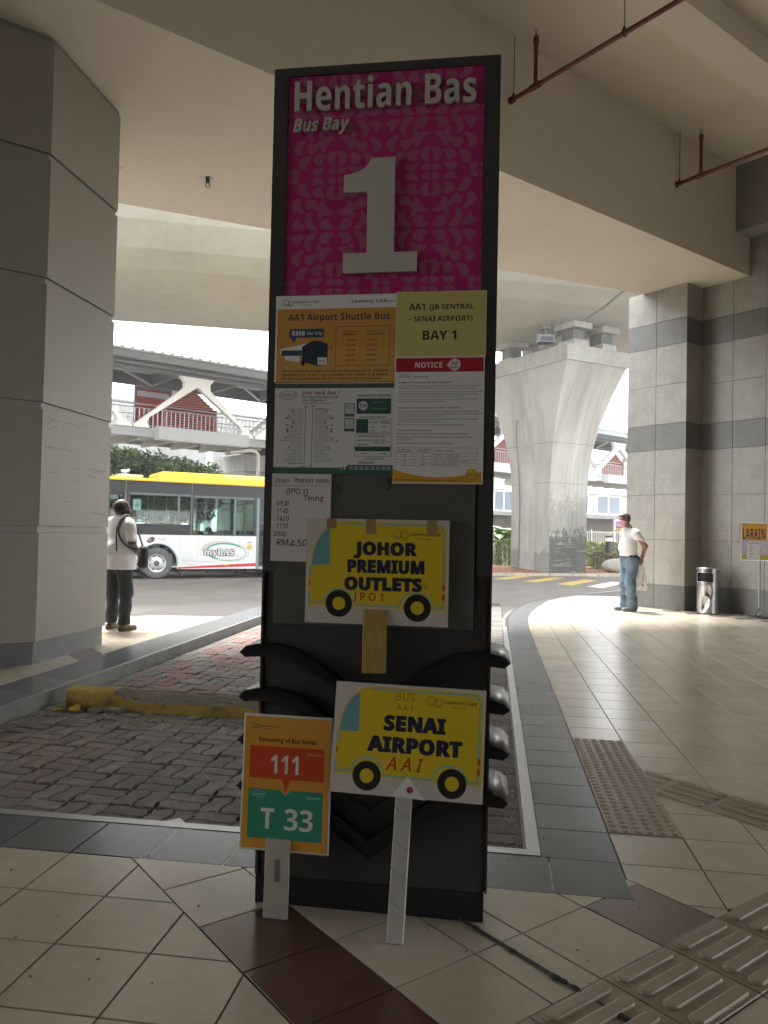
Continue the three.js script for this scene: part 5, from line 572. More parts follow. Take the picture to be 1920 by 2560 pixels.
{ // worn yellow wheel stop across the bay
  const t = thing('wheel_stop', 'long yellow concrete wheel stop with crumbling top edge lying across the bay', 'wheel stop', [1.717, -0.135, -6.507], -45 * RAD); // local x along s, local -z behind
  const L = 1.95, H = 0.178, D = 0.17, NX = 130, NY = 12, r = rng(61); const wear = x => 0.012 + (x > 0.42 ? Math.min(1, (x - 0.42) * 6) * (0.035 + 0.05 * fbm(x / 2, 0.3, 16, 4, 66)) : 0.008 * fbm(x, 0.2, 20, 2, 67));
  const prof = [[0, 0], [0, 0.3], [0.0, 0.7], [0.02, 1], [0.2, 1.0], [0.6, 1], [0.93, 1], [1, 0.85], [1, 0]]; const pos = [];
  const V = (i, k) => { const x = i / NX * L; let [z, y] = prof[k]; const w = wear(x), n = fbm(x / L, k / 9, 40, 4, 68) - 0.5; let Y = y * H, Z = -z * D; if (k >= 3 && k <= 6) Y -= w * (k <= 4 ? 1 : 0.5) + n * (x > 0.42 ? 0.03 : 0.004); if (k === 3) { Z -= w * 0.5; } if (k === 2) Y = Math.min(Y + 0.02, H - w - 0.02); Z += n * 0.006; return [x + n * 0.004, Y, Z]; };
  const f = [], top = []; for (let i = 0; i < NX; i++) for (let k = 0; k < prof.length - 1; k++) { const A = V(i, k), B = V(i + 1, k), C = V(i + 1, k + 1), Dd = V(i, k + 1); (k < 2 || (k < 6 && i / NX * L < 0.4) || k > 6 ? f : top).push(...A, ...B, ...C, ...A, ...C, ...Dd); }
  for (const i of [0, NX]) for (let k = 1; k < prof.length - 1; k++) f.push(...V(i, 0), ...V(i, k), ...V(i, k + 1));
  const G = p => { const g = new THREE.BufferGeometry(); g.setAttribute('position', new THREE.Float32BufferAttribute(p, 3)); g.computeVertexNormals(); return muv(g); };
  const yt = dtex(512, 0.9, (u, v) => { const a = fbm(u, v, 5, 5, 71), b = fbm(u, v, 40, 3, 72), c = fbm(u, v, 12, 4, 73); let k = 0.86 + (a - 0.5) * 0.35 + (b - 0.5) * 0.18; return c > 0.72 ? [k * 0.82, k * 0.8, k * 0.78] : [k, k * 0.98, k * 0.9]; });
  obj('painted_face', G(f), std([0.42, 0.30, 0.05], 0.8, { map: yt, bumpMap: T.plasterB, bumpScale: 0.004, side: THREE.DoubleSide }), t); obj('broken_top', G(top), std([0.3, 0.26, 0.21], 0.95, { map: T.paver, bumpMap: T.grainB, bumpScale: 0.006, side: THREE.DoubleSide }), t);
  const chunk = (label, s, dz, w, h, d, m, sd, ry) => { const [x, z] = [1.717 + s * 0.7071 - dz * 0.7071, -6.507 + s * 0.7071 + dz * 0.7071]; const c = thing('concrete_chunk', label, 'rubble', [x, -0.122, z], ry, 'chunks broken off the wheel stop'); const rr = rng(sd); const g = new THREE.DodecahedronGeometry(0.5, 0), p = g.attributes.position, map = new Map(); for (let i = 0; i < p.count; i++) { const key = [p.getX(i), p.getY(i), p.getZ(i)].map(v => v.toFixed(3)).join(); if (!map.has(key)) map.set(key, [0.8 + rr() * 0.4, 0.7 + rr() * 0.5, 0.8 + rr() * 0.4]); const k = map.get(key); p.setXYZ(i, p.getX(i) * k[0] * w, Math.max(0, p.getY(i) * k[1] * h + h * 0.35), p.getZ(i) * k[2] * d); } g.computeVertexNormals(); obj('piece', muv(g), m, c); };
  const yc = std([0.52, 0.36, 0.05], 0.8, { map: yt }), gc = std([0.36, 0.32, 0.26], 0.95, { map: T.paver });
  chunk('flat yellow flake, leftmost of the chunks below the wheel stop', -0.02, 0.08, 0.12, 0.02, 0.07, yc, 1, 0.3); chunk('larger tilted yellow chunk at the left end of the wheel stop', 0.12, 0.07, 0.15, 0.055, 0.09, yc, 2, 0.9); chunk('grey crumbled chunk right of the yellow ones below the wheel stop', 0.3, 0.06, 0.14, 0.05, 0.09, gc, 3, 0.2); chunk('long grey broken piece against the front of the wheel stop', 0.45, 0.05, 0.2, 0.05, 0.07, gc, 4, -0.7); chunk('flat grey flake near the middle of the wheel stop', 0.74, 0.06, 0.09, 0.02, 0.05, gc, 5, 0.4); chunk('thin grey piece by the pylon end of the wheel stop', 1.12, 0.12, 0.13, 0.03, 0.07, gc, 6, 0.5); }

// ================================================================ THE BUS
{ const t = thing('city_bus', 'white low floor bus with yellow roof and dark window band crossing behind', 'bus', [8.16, -0.15, -21.764], -7.7 * RAD);
  const X0 = -2.65, X1 = 8.9, W = 2.5; const blk = std([0.014, 0.016, 0.018], 0.42), yel = std([0.6, 0.38, 0.012], 0.35), whi = std([0.48, 0.48, 0.47], 0.4), int = std([0.3, 0.31, 0.32], 0.8);
  const glass = new THREE.MeshPhysicalMaterial({ color: lin(0.66, 0.74, 0.71), roughness: 0.03, transmission: 1, thickness: 0, ior: 1.45 });
  const arch = (x, r = 0.58) => { const p = []; for (let i = 0; i <= 16; i++) { const a = Math.PI * (1 - i / 16); p.push([x + Math.cos(a) * r, 0.45 + Math.sin(a) * r]); } return p; };
  const low = (a, b, archX) => { const p = [[a, 0.29]]; if (archX !== undefined) { p.push([archX - 0.58, 0.29], ...arch(archX), [archX + 0.58, 0.29]); } p.push([b, 0.29], [b, 1.285], [a, 1.285]); return p; };
  // livery print on the main side panel
  const liv = ctex(2000, 532, (g, Wd, H) => { const s = Wd / 3.75, X = x => (x + 0.75) * s, Y = y => H - (y - 0.285) * s; g.fillStyle = '#e9e9e8'; g.fillRect(0, 0, Wd, H);
    const r = rng(71); for (let i = 0; i < 90; i++) { g.globalAlpha = 0.05; g.fillStyle = '#8a8478'; g.beginPath(); g.ellipse(r() * Wd, H - r() * r() * H, 10 + r() * 70, 4 + r() * 10, 0, 0, 7); g.fill(); } g.globalAlpha = 1;
    g.strokeStyle = '#9b9b98'; g.lineWidth = 3; for (const x of [-0.62, 0.66, 1.18, 2.42]) { g.beginPath(); g.moveTo(X(x), 0); g.lineTo(X(x), H); g.stroke(); } g.beginPath(); g.moveTo(X(0.66), Y(0.52)); g.lineTo(X(3), Y(0.52)); g.stroke(); g.strokeRect(X(1.3), Y(0.5), 150, 60); for (let i = 0; i < 40; i++) { g.globalAlpha = 0.10; g.fillStyle = '#6f675a'; const x = r() * Wd; g.fillRect(x, H - 20 - r() * 120, 2 + r() * 5, 140); } g.globalAlpha = 1;
    g.fillStyle = '#cf2a2c'; g.beginPath(); g.moveTo(X(0.6), Y(0.345)); g.lineTo(X(3), Y(0.465)); g.lineTo(X(3), Y(0.365)); g.lineTo(X(0.6), Y(0.30)); g.fill(); g.fillRect(0, Y(0.37), X(-0.55), 30);
    const el = (x, y, a, b, w, c, s0 = 0, s1 = 7) => { g.strokeStyle = c; g.lineWidth = w * s; g.beginPath(); g.ellipse(X(x), Y(y), a * s, b * s, 0.06, s0, s1); g.stroke(); };
    g.fillStyle = '#c9c8bd'; g.beginPath(); g.ellipse(X(1.95), Y(0.84), 0.66 * s, 0.29 * s, 0.05, 0, 7); g.fill(); g.fillStyle = '#e9e9e8'; g.beginPath(); g.ellipse(X(2.06), Y(0.80), 0.58 * s, 0.235 * s, 0.05, 0, 7); g.fill(); el(2.05, 0.80, 0.60, 0.25, 0.045, '#2f9a7c', 2.0, 5.6); el(2.05, 0.80, 0.62, 0.255, 0.03, '#7fb7a6', 5.4, 8.0); el(2.1, 0.80, 0.66, 0.28, 0.02, '#b9b9b2', 5.2, 8.2);
    F(g, 0.27 * s, 'bold', 'serif'); g.save(); g.translate(X(1.36), Y(0.715)); g.transform(0.98, 0.02, 0, 0.9, 0, 0); g.lineJoin = 'round'; g.strokeStyle = '#3f3f3d'; g.lineWidth = 0.05 * s; g.strokeText('myBAS', 0, 0); g.fillStyle = '#f2f2f0'; g.fillText('myBAS', 0, 0); g.restore(); txt(g, 'TRANSFORMASI PERKHIDMATAN BAS BERHENTI-HENTI', X(1.8), Y(0.655), 16, '#8b8b88', { style: 'bold', sx: 0.9 });
    g.fillStyle = '#3a3570'; g.beginPath(); g.ellipse(X(-0.2), Y(1.135), 0.12 * s, 0.075 * s, -0.5, 0, 7); g.fill(); txt(g, 'n', X(-0.29), Y(1.09), 80, '#e5c22e', { style: 'bold italic' }); txt(g, 'Naza Bas', X(0.0), Y(1.15), 30, '#8c8c90'); txt(g, 'Johor Bahru', X(0.0), Y(1.10), 18, '#9c9ca0'); for (let i = 0; i < 6; i++) { g.fillStyle = '#a9a9a6'; g.fillRect(X(0.70), Y(0.62) + i * 22, 120 + (i % 3) * 60, 5); } });
  const sideG = plate(low(-0.75, 2.99, 0), 0.03); { const p = sideG.attributes.position, u = sideG.attributes.uv; for (let i = 0; i < p.count; i++) u.setXY(i, (p.getX(i) + 0.75) / 3.75, (p.getY(i) - 0.285) / 0.9975); }
  obj('side_panel', sideG, std([0.6, 0.6, 0.59], 0.35, { map: liv }), t);
  obj('side_panel', plate(low(4.25, X1, 5.75), 0.03), whi, t); obj('side_panel', plate(low(X0, -1.95), 0.03), whi, t); { const g = plate(low(X0, X1, 0), 0.03); g.rotateY(Math.PI); g.translate(X1 + X0, 0, -W); obj('far_side_panel', g, whi, t); }
  // window band, near and far side
  const holes = [rect(-0.81, 0.93, 1.60, 2.49), rect(1.02, 2.9, 1.33, 2.47), rect(4.35, 6.0, 1.6, 2.49), rect(6.1, 8.5, 1.6, 2.49)];
  const dl = rect(-1.85, -0.95, 0.36, 2.46), dm = rect(3.08, 4.18, 0.36, 2.46);
  obj('window_frame', [plate(rect(-0.92, 3.0, 1.287, 2.83), 0.04, [holes[0], holes[1]]), plate(rect(4.22, X1, 1.287, 2.83), 0.04, [holes[2], holes[3]]), plate(rect(X0, -1.95, 1.287, 2.83), 0.04), plate(rect(-1.95, -0.92, 2.47, 2.83), 0.04), plate(rect(3.0, 4.22, 2.47, 2.83), 0.04)], blk, t);
  { const g = plate(rect(X0, X1, 1.287, 2.83), 0.04, [rect(-2.2, -0.6, 1.45, 2.5), rect(-0.5, 0.95, 1.45, 2.5), rect(1.05, 2.95, 1.4, 2.5), rect(3.05, 4.9, 1.45, 2.5), rect(5.0, 6.8, 1.6, 2.5)]); g.translate(0, 0, -W + 0.04); obj('far_window_frame', g, blk, t); }
  holes.forEach(h => { const [a, , b] = [h[0], 0, h[2]]; const w = obj('window', bx(a[0], b[0], a[1], b[1], -0.024, -0.02), glass, t); const mx = a[0] + (b[0] - a[0]) * (h === holes[1] ? 0.68 : 0.8); obj('glazing_bar', [bx(mx - 0.03, mx + 0.03, a[1], b[1], -0.018, -0.008), bx(a[0], b[0], b[1] - 0.06, b[1], -0.018, -0.008)], std([0.09, 0.11, 0.11], 0.4), w); });
  obj('far_window', bx(X0 + 0.3, 6.9, 1.4, 2.5, -W + 0.018, -W + 0.022), glass, t);
  for (const d of [dl, dm]) { const g = sub(t, 'door'); const [x0, x1] = [d[0][0], d[1][0]]; obj('door_glass', bx(x0 + 0.03, x1 - 0.03, 0.42, 2.42, -0.045, -0.04), glass, g); obj('door_frame', [bx(x0, x0 + 0.05, 0.36, 2.47, -0.06, -0.02), bx(x1 - 0.05, x1, 0.36, 2.47, -0.06, -0.02), bx((x0 + x1) / 2 - 0.04, (x0 + x1) / 2 + 0.04, 0.36, 2.47, -0.06, -0.02), bx(x0, x1, 0.36, 0.46, -0.06, -0.02), bx(x0, x1, 2.4, 2.47, -0.06, -0.02)], blk, g); obj('grab_rail', [beam([x0 + 0.06, 1.75, -0.1], [(x0 + x1) / 2 - 0.03, 1.45, -0.1], 0.03, 0.03), beam([x0 + 0.06, 1.05, -0.1], [(x0 + x1) / 2 - 0.03, 0.8, -0.1], 0.03, 0.03)], yel, g); obj('door_step', bx(x0, x1, 0.28, 0.35, -0.25, 0.0), M.steelDull, g); }
  obj('door_post', [bx(2.992, 3.075, 0.29, 2.47, -0.05, 0.004), bx(4.185, 4.245, 0.29, 2.47, -0.05, 0.004), bx(-1.945, -1.855, 0.29, 2.47, -0.05, 0.004), bx(-0.945, -0.925, 1.287, 2.47, -0.05, 0.004)], std([0.15, 0.16, 0.17], 0.4), t);
  obj('body_seam', [bx(0.955, 0.968, 1.29, 2.83, 0, 0.003), bx(-0.94, -0.928, 2.47, 2.83, 0, 0.003)], std([0.2, 0.21, 0.22], 0.5), t);
  // roof
  { const p = [[0, 2.83], [0.03, 2.86], [0.02, 2.915], [-0.12, 2.925], [-0.4, 2.93], [-W + 0.4, 2.93], [-W + 0.12, 2.925], [-W, 2.9], [-W, 2.83]]; const s = new THREE.Shape(p.map(q => new THREE.Vector2(-q[0], q[1]))); const g = new THREE.ExtrudeGeometry(s, { depth: X1 - X0, bevelEnabled: false }); g.rotateY(Math.PI / 2); g.translate(X0, 0, 0); obj('roof', toCreasedNormals(muv(g), 0.6), yel, t); }
  obj('roof_lip', bx(X0, X1, 2.826, 2.845, -0.02, 0.05), std([0.55, 0.37, 0.03], 0.4), t);
  { const pod = new RoundedBoxGeometry(4.6, 0.36, 1.7, 4, 0.14); pod.translate(2.35, 2.98, -0.98); obj('air_conditioner', muv(pod), std([0.74, 0.50, 0.03], 0.4), t); const g = []; for (let x = 2.02; x < 4.4; x += 0.12) g.push(beam([x, 3.15, -0.2], [x + 0.05, 3.03, -0.12], 0.045, 0.03)); obj('grille_fin', g, std([0.6, 0.55, 0.4], 0.5), t); obj('roof_hatch', rbox(0.75, 0.14, 0.7, 0.05, -0.75, 2.96, -0.7), std([0.42, 0.36, 0.24], 0.6), t); }
  // ends, floor, inside
  obj('front_panel', bx(X0 - 0.03, X0, 0.29, 2.83, -W, 0), whi, t); obj('rear_panel', bx(X1, X1 + 0.03, 0.29, 2.83, -W, 0), whi, t); obj('cabin_floor', [bx(X0, X1, 0.33, 0.38, -W + 0.03, -0.06), bx(4.3, X1, 0.38, 0.75, -W + 0.03, -0.06)], int, t); obj('ceiling', bx(X0, X1, 2.72, 2.75, -W + 0.05, -0.05), std([0.6, 0.6, 0.58], 0.7), t);
  const ws = (x) => { const w = sub(t, 'wheel'); w.position.set(x, 0.46, -0.17); const tp = [[0.27, -0.13], [0.3, -0.135], [0.41, -0.14], [0.45, -0.12], [0.46, -0.06], [0.46, 0.06], [0.45, 0.12], [0.41, 0.14], [0.3, 0.135], [0.27, 0.12]]; const ty = new THREE.LatheGeometry(tp.map(q => new THREE.Vector2(...q)), 48); ty.rotateX(Math.PI / 2); obj('tyre', ty, std([0.07, 0.07, 0.072], 0.8), w); const rp = [[0.27, 0.10], [0.262, 0.12], [0.24, 0.1], [0.23, 0.04], [0.16, 0.06], [0.12, 0.1], [0.001, 0.1]]; const rm = new THREE.LatheGeometry(rp.map(q => new THREE.Vector2(...q)), 40); rm.rotateX(Math.PI / 2); obj('rim', rm, std([0.55, 0.55, 0.54], 0.45, { metalness: 0.5, side: THREE.DoubleSide }), w); obj('hub', [rod([0, 0, 0.08], [0, 0, 0.15], 0.085, 0.07, 18), rod([0, 0, 0.15], [0, 0, 0.17], 0.045, 0.04, 14)], std([0.12, 0.12, 0.12], 0.5, { metalness: 0.6 }), w); for (let i = 0; i < 10; i++) { const a = i * 0.628; obj('wheel_nut', rod([Math.cos(a) * 0.135, Math.sin(a) * 0.135, 0.06], [Math.cos(a) * 0.135, Math.sin(a) * 0.135, 0.115], 0.02, 0.017, 6), M.steel, w); } for (let i = 0; i < 8; i++) { const a = i * 0.785 + 0.3, h = new THREE.CylinderGeometry(0.024, 0.024, 0.01, 10); h.rotateX(Math.PI / 2); h.translate(Math.cos(a) * 0.2, Math.sin(a) * 0.2, 0.052); obj('vent_hole', h, M.black, w); } };
  ws(0); ws(5.75); for (const x of [0, 5.75]) { obj('wheel_arch', new THREE.CylinderGeometry(0.6, 0.6, 0.5, 32, 1, true, 0, Math.PI).rotateX(Math.PI / 2).rotateZ(Math.PI / 2).translate(x, 0.45, -0.28), std([0.03, 0.03, 0.03], 0.8, { side: THREE.DoubleSide }), t); const tr = new THREE.TorusGeometry(0.59, 0.028, 6, 32, Math.PI); tr.translate(x, 0.45, 0.002); obj('arch_trim', tr, std([0.33, 0.34, 0.35], 0.5), t); obj('inner_tyre', rod([x, 0.46, -0.33], [x, 0.46, -W + 0.15], 0.44, 0.44, 24), M.rubber, t); }
  obj('mud_flap', [beam([0.62, 0.32, -0.1], [0.74, 0.1, -0.1], 0.28, 0.02), bx(2.72, 2.9, 0.2, 0.3, -0.3, -0.1)], M.rubber, t); obj('underbody', bx(X0 + 0.2, X1 - 0.2, 0.2, 0.33, -W + 0.15, -0.35), M.black, t);
  obj('marker_lamp', [rod([2.78, 0.97, -0.01], [2.78, 0.97, 0.03], 0.075, 0.07, 20)], std([0.6, 0.33, 0.02], 0.3), t); obj('lamp_plate', bx(2.71, 2.85, 1.07, 1.13, 0, 0.01), M.greyMetal, t); obj('reflector', bx(1.98, 2.12, 0.395, 0.43, 0, 0.008), std([0.6, 0.35, 0.02], 0.3), t);
  // poles, straps, seats
  for (const x of [-0.2, -0.02, 0.35, 1.08, 2.75]) obj('grab_pole', rod([x, 0.4, -0.55], [x, 2.7, -0.55], 0.018, 0.018, 8), yel, t); obj('window_rail', rod([-0.8, 1.66, -0.09], [0.93, 1.66, -0.09], 0.02, 0.02, 8), yel, t); obj('strap_rail', [rod([1.02, 2.28, -0.7], [2.9, 2.28, -0.7], 0.016, 0.016, 8), rod([-0.8, 2.36, -0.9], [0.93, 2.36, -0.9], 0.016, 0.016, 8)], std([0.25, 0.2, 0.12], 0.5), t); obj('luggage_rail', [rod([1.08, 1.5, -0.3], [1.2, 1.5, -0.3], 0.02), rod([1.2, 0.9, -0.3], [1.2, 1.5, -0.3], 0.02)], yel, t);
  for (const x of [1.2, 1.34, 1.47, 1.62, 1.9, 2.1, 2.24, 2.36, 2.6, 2.68, 2.84]) { const r = new THREE.TorusGeometry(0.055, 0.009, 6, 16); r.scale(1, 0.8, 1); r.translate(x, 2.06, -0.7); obj('hand_strap', [bx(x - 0.008, x + 0.008, 2.1, 2.28, -0.703, -0.697), r], std([0.45, 0.45, 0.43], 0.6), t); }
  for (const [x, z] of [[2.02, -0.9], [2.2, -0.45], [2.2, -0.9], [2.48, -0.5], [2.62, -0.5], [2.62, -1.9], [0.1, -2.1], [0.25, -0.9], [0.4, -0.5], [-0.1, -2.0], [4.6, -0.6], [5.4, -0.6], [6.2, -0.6], [4.6, -1.9], [5.4, -1.9], [6.2, -1.9]]) { const s = sub(t, 'seat'); const y = x > 4.3 ? 0.4 : 0; obj('seat_back', rbox(0.09, 0.72, 0.42, 0.04, x + 0.1, 1.1 + y, z), std([0.05, 0.17, 0.18], 0.6), s); obj('seat_cushion', rbox(0.4, 0.1, 0.42, 0.04, x - 0.1, 0.78 + y, z), std([0.05, 0.17, 0.18], 0.6), s); obj('seat_leg', bx(x - 0.12, x - 0.06, 0.38 + y, 0.75 + y, z - 0.05, z + 0.05), M.greyMetal, s); }
  obj('window_notice', bx(-0.72, -0.5, 1.98, 2.3, -0.036, -0.03), std([0.72, 0.82, 0.83], 0.6), t); obj('notice_print', [bx(-0.66, -0.56, 2.08, 2.18, -0.0296, -0.0286), bx(-0.63, -0.59, 2.23, 2.27, -0.0296, -0.0286)], std([0.45, 0.5, 0.53], 0.6), t);
}
{ const t = thing('traffic_cone', 'orange and white cone seen through the front bus window', 'traffic cone', [7.63, 1.2, -22.5]); const c = (y0, y1, r0, r1, n, m) => obj(n, rod([0, y0, 0], [0, y1, 0], r0, r1, 20), m, t); const or = std([0.7, 0.13, 0.03], 0.5); c(0, 0.22, 0.17, 0.14, 'cone_base', or); c(0.22, 0.45, 0.14, 0.105, 'white_band', M.white); c(0.45, 0.6, 0.105, 0.08, 'cone_top', or); obj('ledge', bx(-0.25, 0.25, -0.9, 0, -0.3, 0.25), M.dark, t); }

// ================================================================ PEOPLE: one continuous surface each, meshed from a distance field
function mesh3(f, mn, mx, h) { // surface nets
  const n = [0, 1, 2].map(i => Math.ceil((mx[i] - mn[i]) / h) + 1), [nx, ny, nz] = n; const v = new Float32Array(nx * ny * nz), id = new Int32Array(nx * ny * nz).fill(-1); const at = (i, j, k) => (k * ny + j) * nx + i;
  for (let k = 0; k < nz; k++) for (let j = 0; j < ny; j++) for (let i = 0; i < nx; i++) v[at(i, j, k)] = f(mn[0] + i * h, mn[1] + j * h, mn[2] + k * h);
  const pos = [], idx = [];
  for (let k = 0; k < nz - 1; k++) for (let j = 0; j < ny - 1; j++) for (let i = 0; i < nx - 1; i++) { let c = 0, sx = 0, sy = 0, sz = 0; const q = [];
    for (let a = 0; a < 8; a++) q.push(v[at(i + (a & 1), j + (a >> 1 & 1), k + (a >> 2))]); let neg = 0; for (const x of q) if (x < 0) neg++; if (!neg || neg === 8) continue;
    for (let a = 0; a < 8; a++) for (const b of [1, 2, 4]) if (!(a & b)) { const A = q[a], B = q[a | b]; if ((A < 0) !== (B < 0)) { const t = A / (A - B); c++; sx += (a & 1) + (b === 1 ? t : 0); sy += (a >> 1 & 1) + (b === 2 ? t : 0); sz += (a >> 2) + (b === 4 ? t : 0); } }
    id[at(i, j, k)] = pos.length / 3; pos.push(mn[0] + (i + sx / c) * h, mn[1] + (j + sy / c) * h, mn[2] + (k + sz / c) * h); }
  for (let k = 1; k < nz - 1; k++) for (let j = 1; j < ny - 1; j++) for (let i = 1; i < nx - 1; i++) { const A = v[at(i, j, k)] < 0;
    const quad = (a, b, c, d, fl) => { if (a < 0 || b < 0 || c < 0 || d < 0) return; if (fl) idx.push(a, b, c, a, c, d); else idx.push(a, c, b, a, d, c); };
    if (A !== v[at(i + 1, j, k)] < 0) quad(id[at(i, j - 1, k - 1)], id[at(i, j, k - 1)], id[at(i, j, k)], id[at(i, j - 1, k)], A);
    if (A !== v[at(i, j + 1, k)] < 0) quad(id[at(i - 1, j, k - 1)], id[at(i - 1, j, k)], id[at(i, j, k)], id[at(i, j, k - 1)], A);
    if (A !== v[at(i, j, k + 1)] < 0) quad(id[at(i - 1, j - 1, k)], id[at(i, j - 1, k)], id[at(i, j, k)], id[at(i - 1, j, k)], A); }
  const nor = new Float32Array(pos.length), e = h * 0.4; for (let p = 0; p < pos.length; p += 3) { const [x, y, z] = [pos[p], pos[p + 1], pos[p + 2]]; const g = [f(x + e, y, z) - f(x - e, y, z), f(x, y + e, z) - f(x, y - e, z), f(x, y, z + e) - f(x, y, z - e)], L = Math.hypot(...g) || 1; for (let m = 0; m < 3; m++) nor[p + m] = g[m] / L; }
  const g = new THREE.BufferGeometry(); g.setAttribute('position', new THREE.Float32BufferAttribute(pos, 3)); g.setAttribute('normal', new THREE.BufferAttribute(nor, 3)); g.setIndex(idx); return muv2(g);
}
function muv2(g) { const p = g.attributes.position, u = new Float32Array(p.count * 2); for (let i = 0; i < p.count; i++) { u[i * 2] = p.getX(i) + p.getZ(i); u[i * 2 + 1] = p.getY(i); } g.setAttribute('uv', new THREE.BufferAttribute(u, 2)); return g; }
const smin = (a, b, k) => { const h = Math.max(k - Math.abs(a - b), 0) / k; return Math.min(a, b) - h * h * k * 0.25; };
// bone: [a, b, ra, rb, flatten z]; ell: [c, r]
const bone = (a, b, ra, rb, sz = 1) => (x, y, z) => { const dx = b[0] - a[0], dy = b[1] - a[1], dz = b[2] - a[2]; const px = x - a[0], py = y - a[1], pz = z - a[2]; const t = Math.max(0, Math.min(1, (px * dx + py * dy + pz * dz) / (dx * dx + dy * dy + dz * dz))); return Math.hypot(px - dx * t, py - dy * t, (pz - dz * t) / sz) - (ra + (rb - ra) * t); };
const ell = (c, r) => (x, y, z) => { const a = (x - c[0]) / r[0], b = (y - c[1]) / r[1], d = (z - c[2]) / r[2], k = Math.hypot(a, b, d); return (k - 1) * Math.min(...r) * (k > 1 ? 1 : 1); };
const blend = (fs, k) => (x, y, z) => { let d = 1e9; for (const f of fs) d = smin(d, f(x, y, z), k); return d; };
const infl = (f, r) => (x, y, z) => f(x, y, z) - r;
const cut = (f, ...planes) => (x, y, z) => { let d = f(x, y, z); for (const [a, b, c, e] of planes) d = Math.max(d, a * x + b * y + c * z - e); return d; };
function hand(w, dir, fwd, out, curl = 0.5, s = 1) { // wrist, pointing direction, finger spread axis, palm normal
  const V = (a, k) => a.map(q => q * k), A = (...l) => l.reduce((p, q) => p.map((x, i) => x + q[i])); const fs = [bone(A(w, V(dir, 0.015)), A(w, V(dir, 0.075 * s)), 0.026, 0.03)]; const palmF = fs;
  for (let i = 0; i < 4; i++) { const o = (i - 1.5) * 0.0185 * s, L = [0.036, 0.04, 0.037, 0.029][i] * s; const k = A(w, V(dir, 0.085 * s), V(fwd, o)); const c1 = curl * 0.6, c2 = curl * 1.5, c3 = curl * 2.4; const m = A(k, V(dir, L * Math.cos(c1)), V(out, L * Math.sin(c1))), q = A(m, V(dir, L * 0.7 * Math.cos(c2)), V(out, L * 0.7 * Math.sin(c2))), e = A(q, V(dir, L * 0.6 * Math.cos(c3)), V(out, L * 0.6 * Math.sin(c3))); fs.push(bone(k, m, 0.0095, 0.009), bone(m, q, 0.009, 0.0083), bone(q, e, 0.0083, 0.007)); }
  const tb = A(w, V(dir, 0.03), V(fwd, -0.026)), t1 = A(tb, V(dir, 0.03), V(fwd, -0.02), V(out, 0.012)), t2 = A(t1, V(dir, 0.026), V(fwd, -0.004), V(out, 0.012)); fs.push(bone(tb, t1, 0.013, 0.011), bone(t1, t2, 0.011, 0.008)); return fs; }
function headField(c, s, fwd) { // head at c facing local +z turned by angle fwd
  const ca = Math.cos(fwd), sa = Math.sin(fwd); const T3 = p => [c[0] + s * (p[0] * ca + p[2] * sa), c[1] + s * p[1], c[2] + s * (-p[0] * sa + p[2] * ca)]; const L = (x, y, z) => { const dx = (x - c[0]) / s, dy = (y - c[1]) / s, dz = (z - c[2]) / s; return [dx * ca - dz * sa, dy, dx * sa + dz * ca]; };
  const parts = [ell([0, 0.02, -0.012], [0.078, 0.098, 0.096]), ell([0, -0.045, 0.03], [0.06, 0.072, 0.062]), ell([0, -0.088, 0.055], [0.032, 0.026, 0.028])]; const base = blend(parts, 0.05); const nose = blend([bone([0, 0.01, 0.088], [0, -0.028, 0.112], 0.009, 0.014), ell([0, -0.03, 0.104], [0.018, 0.011, 0.012])], 0.012); const brow = bone([-0.035, 0.024, 0.079], [0.035, 0.024, 0.079], 0.011, 0.011); const lips = bone([-0.02, -0.062, 0.088], [0.02, -0.062, 0.088], 0.008, 0.008); const ears = [-1, 1].map(k => blend([ell([k * 0.08, -0.005, -0.012], [0.01, 0.032, 0.02]), ell([k * 0.079, -0.03, -0.006], [0.009, 0.012, 0.01])], 0.01));
  const f = blend([base, nose, brow, lips], 0.018); const sock = [-1, 1].map(k => ell([k * 0.031, 0.002, 0.088], [0.017, 0.011, 0.014]));
  return { T3, L, f: (x, y, z) => { const [a, b, d] = L(x, y, z); let v = f(a, b, d); for (const q of sock) v = Math.max(v, -(q(a, b, d) + 0.004)); for (const e of ears) v = smin(v, e(a, b, d), 0.008); return v * s; } }; }
function eyes(par, H, s) { for (const k of [-1, 1]) { const e = new THREE.SphereGeometry(0.0118 * s, 12, 8), p = H.T3([k * 0.031, 0.002, 0.076]); e.translate(...p); obj('eye', e, std([0.75, 0.73, 0.7], 0.25), par); const q = new THREE.SphereGeometry(0.006 * s, 10, 8); q.translate(...H.T3([k * 0.031, 0.002, 0.083])); obj('iris', q, std([0.03, 0.02, 0.015], 0.2), par); } }
const shirtW = std([0.74, 0.72, 0.72], 0.85, { bumpMap: dtex(128, 0.02, (u, v) => vn(u, v, 40, 3), false), bumpScale: 0.0008 });

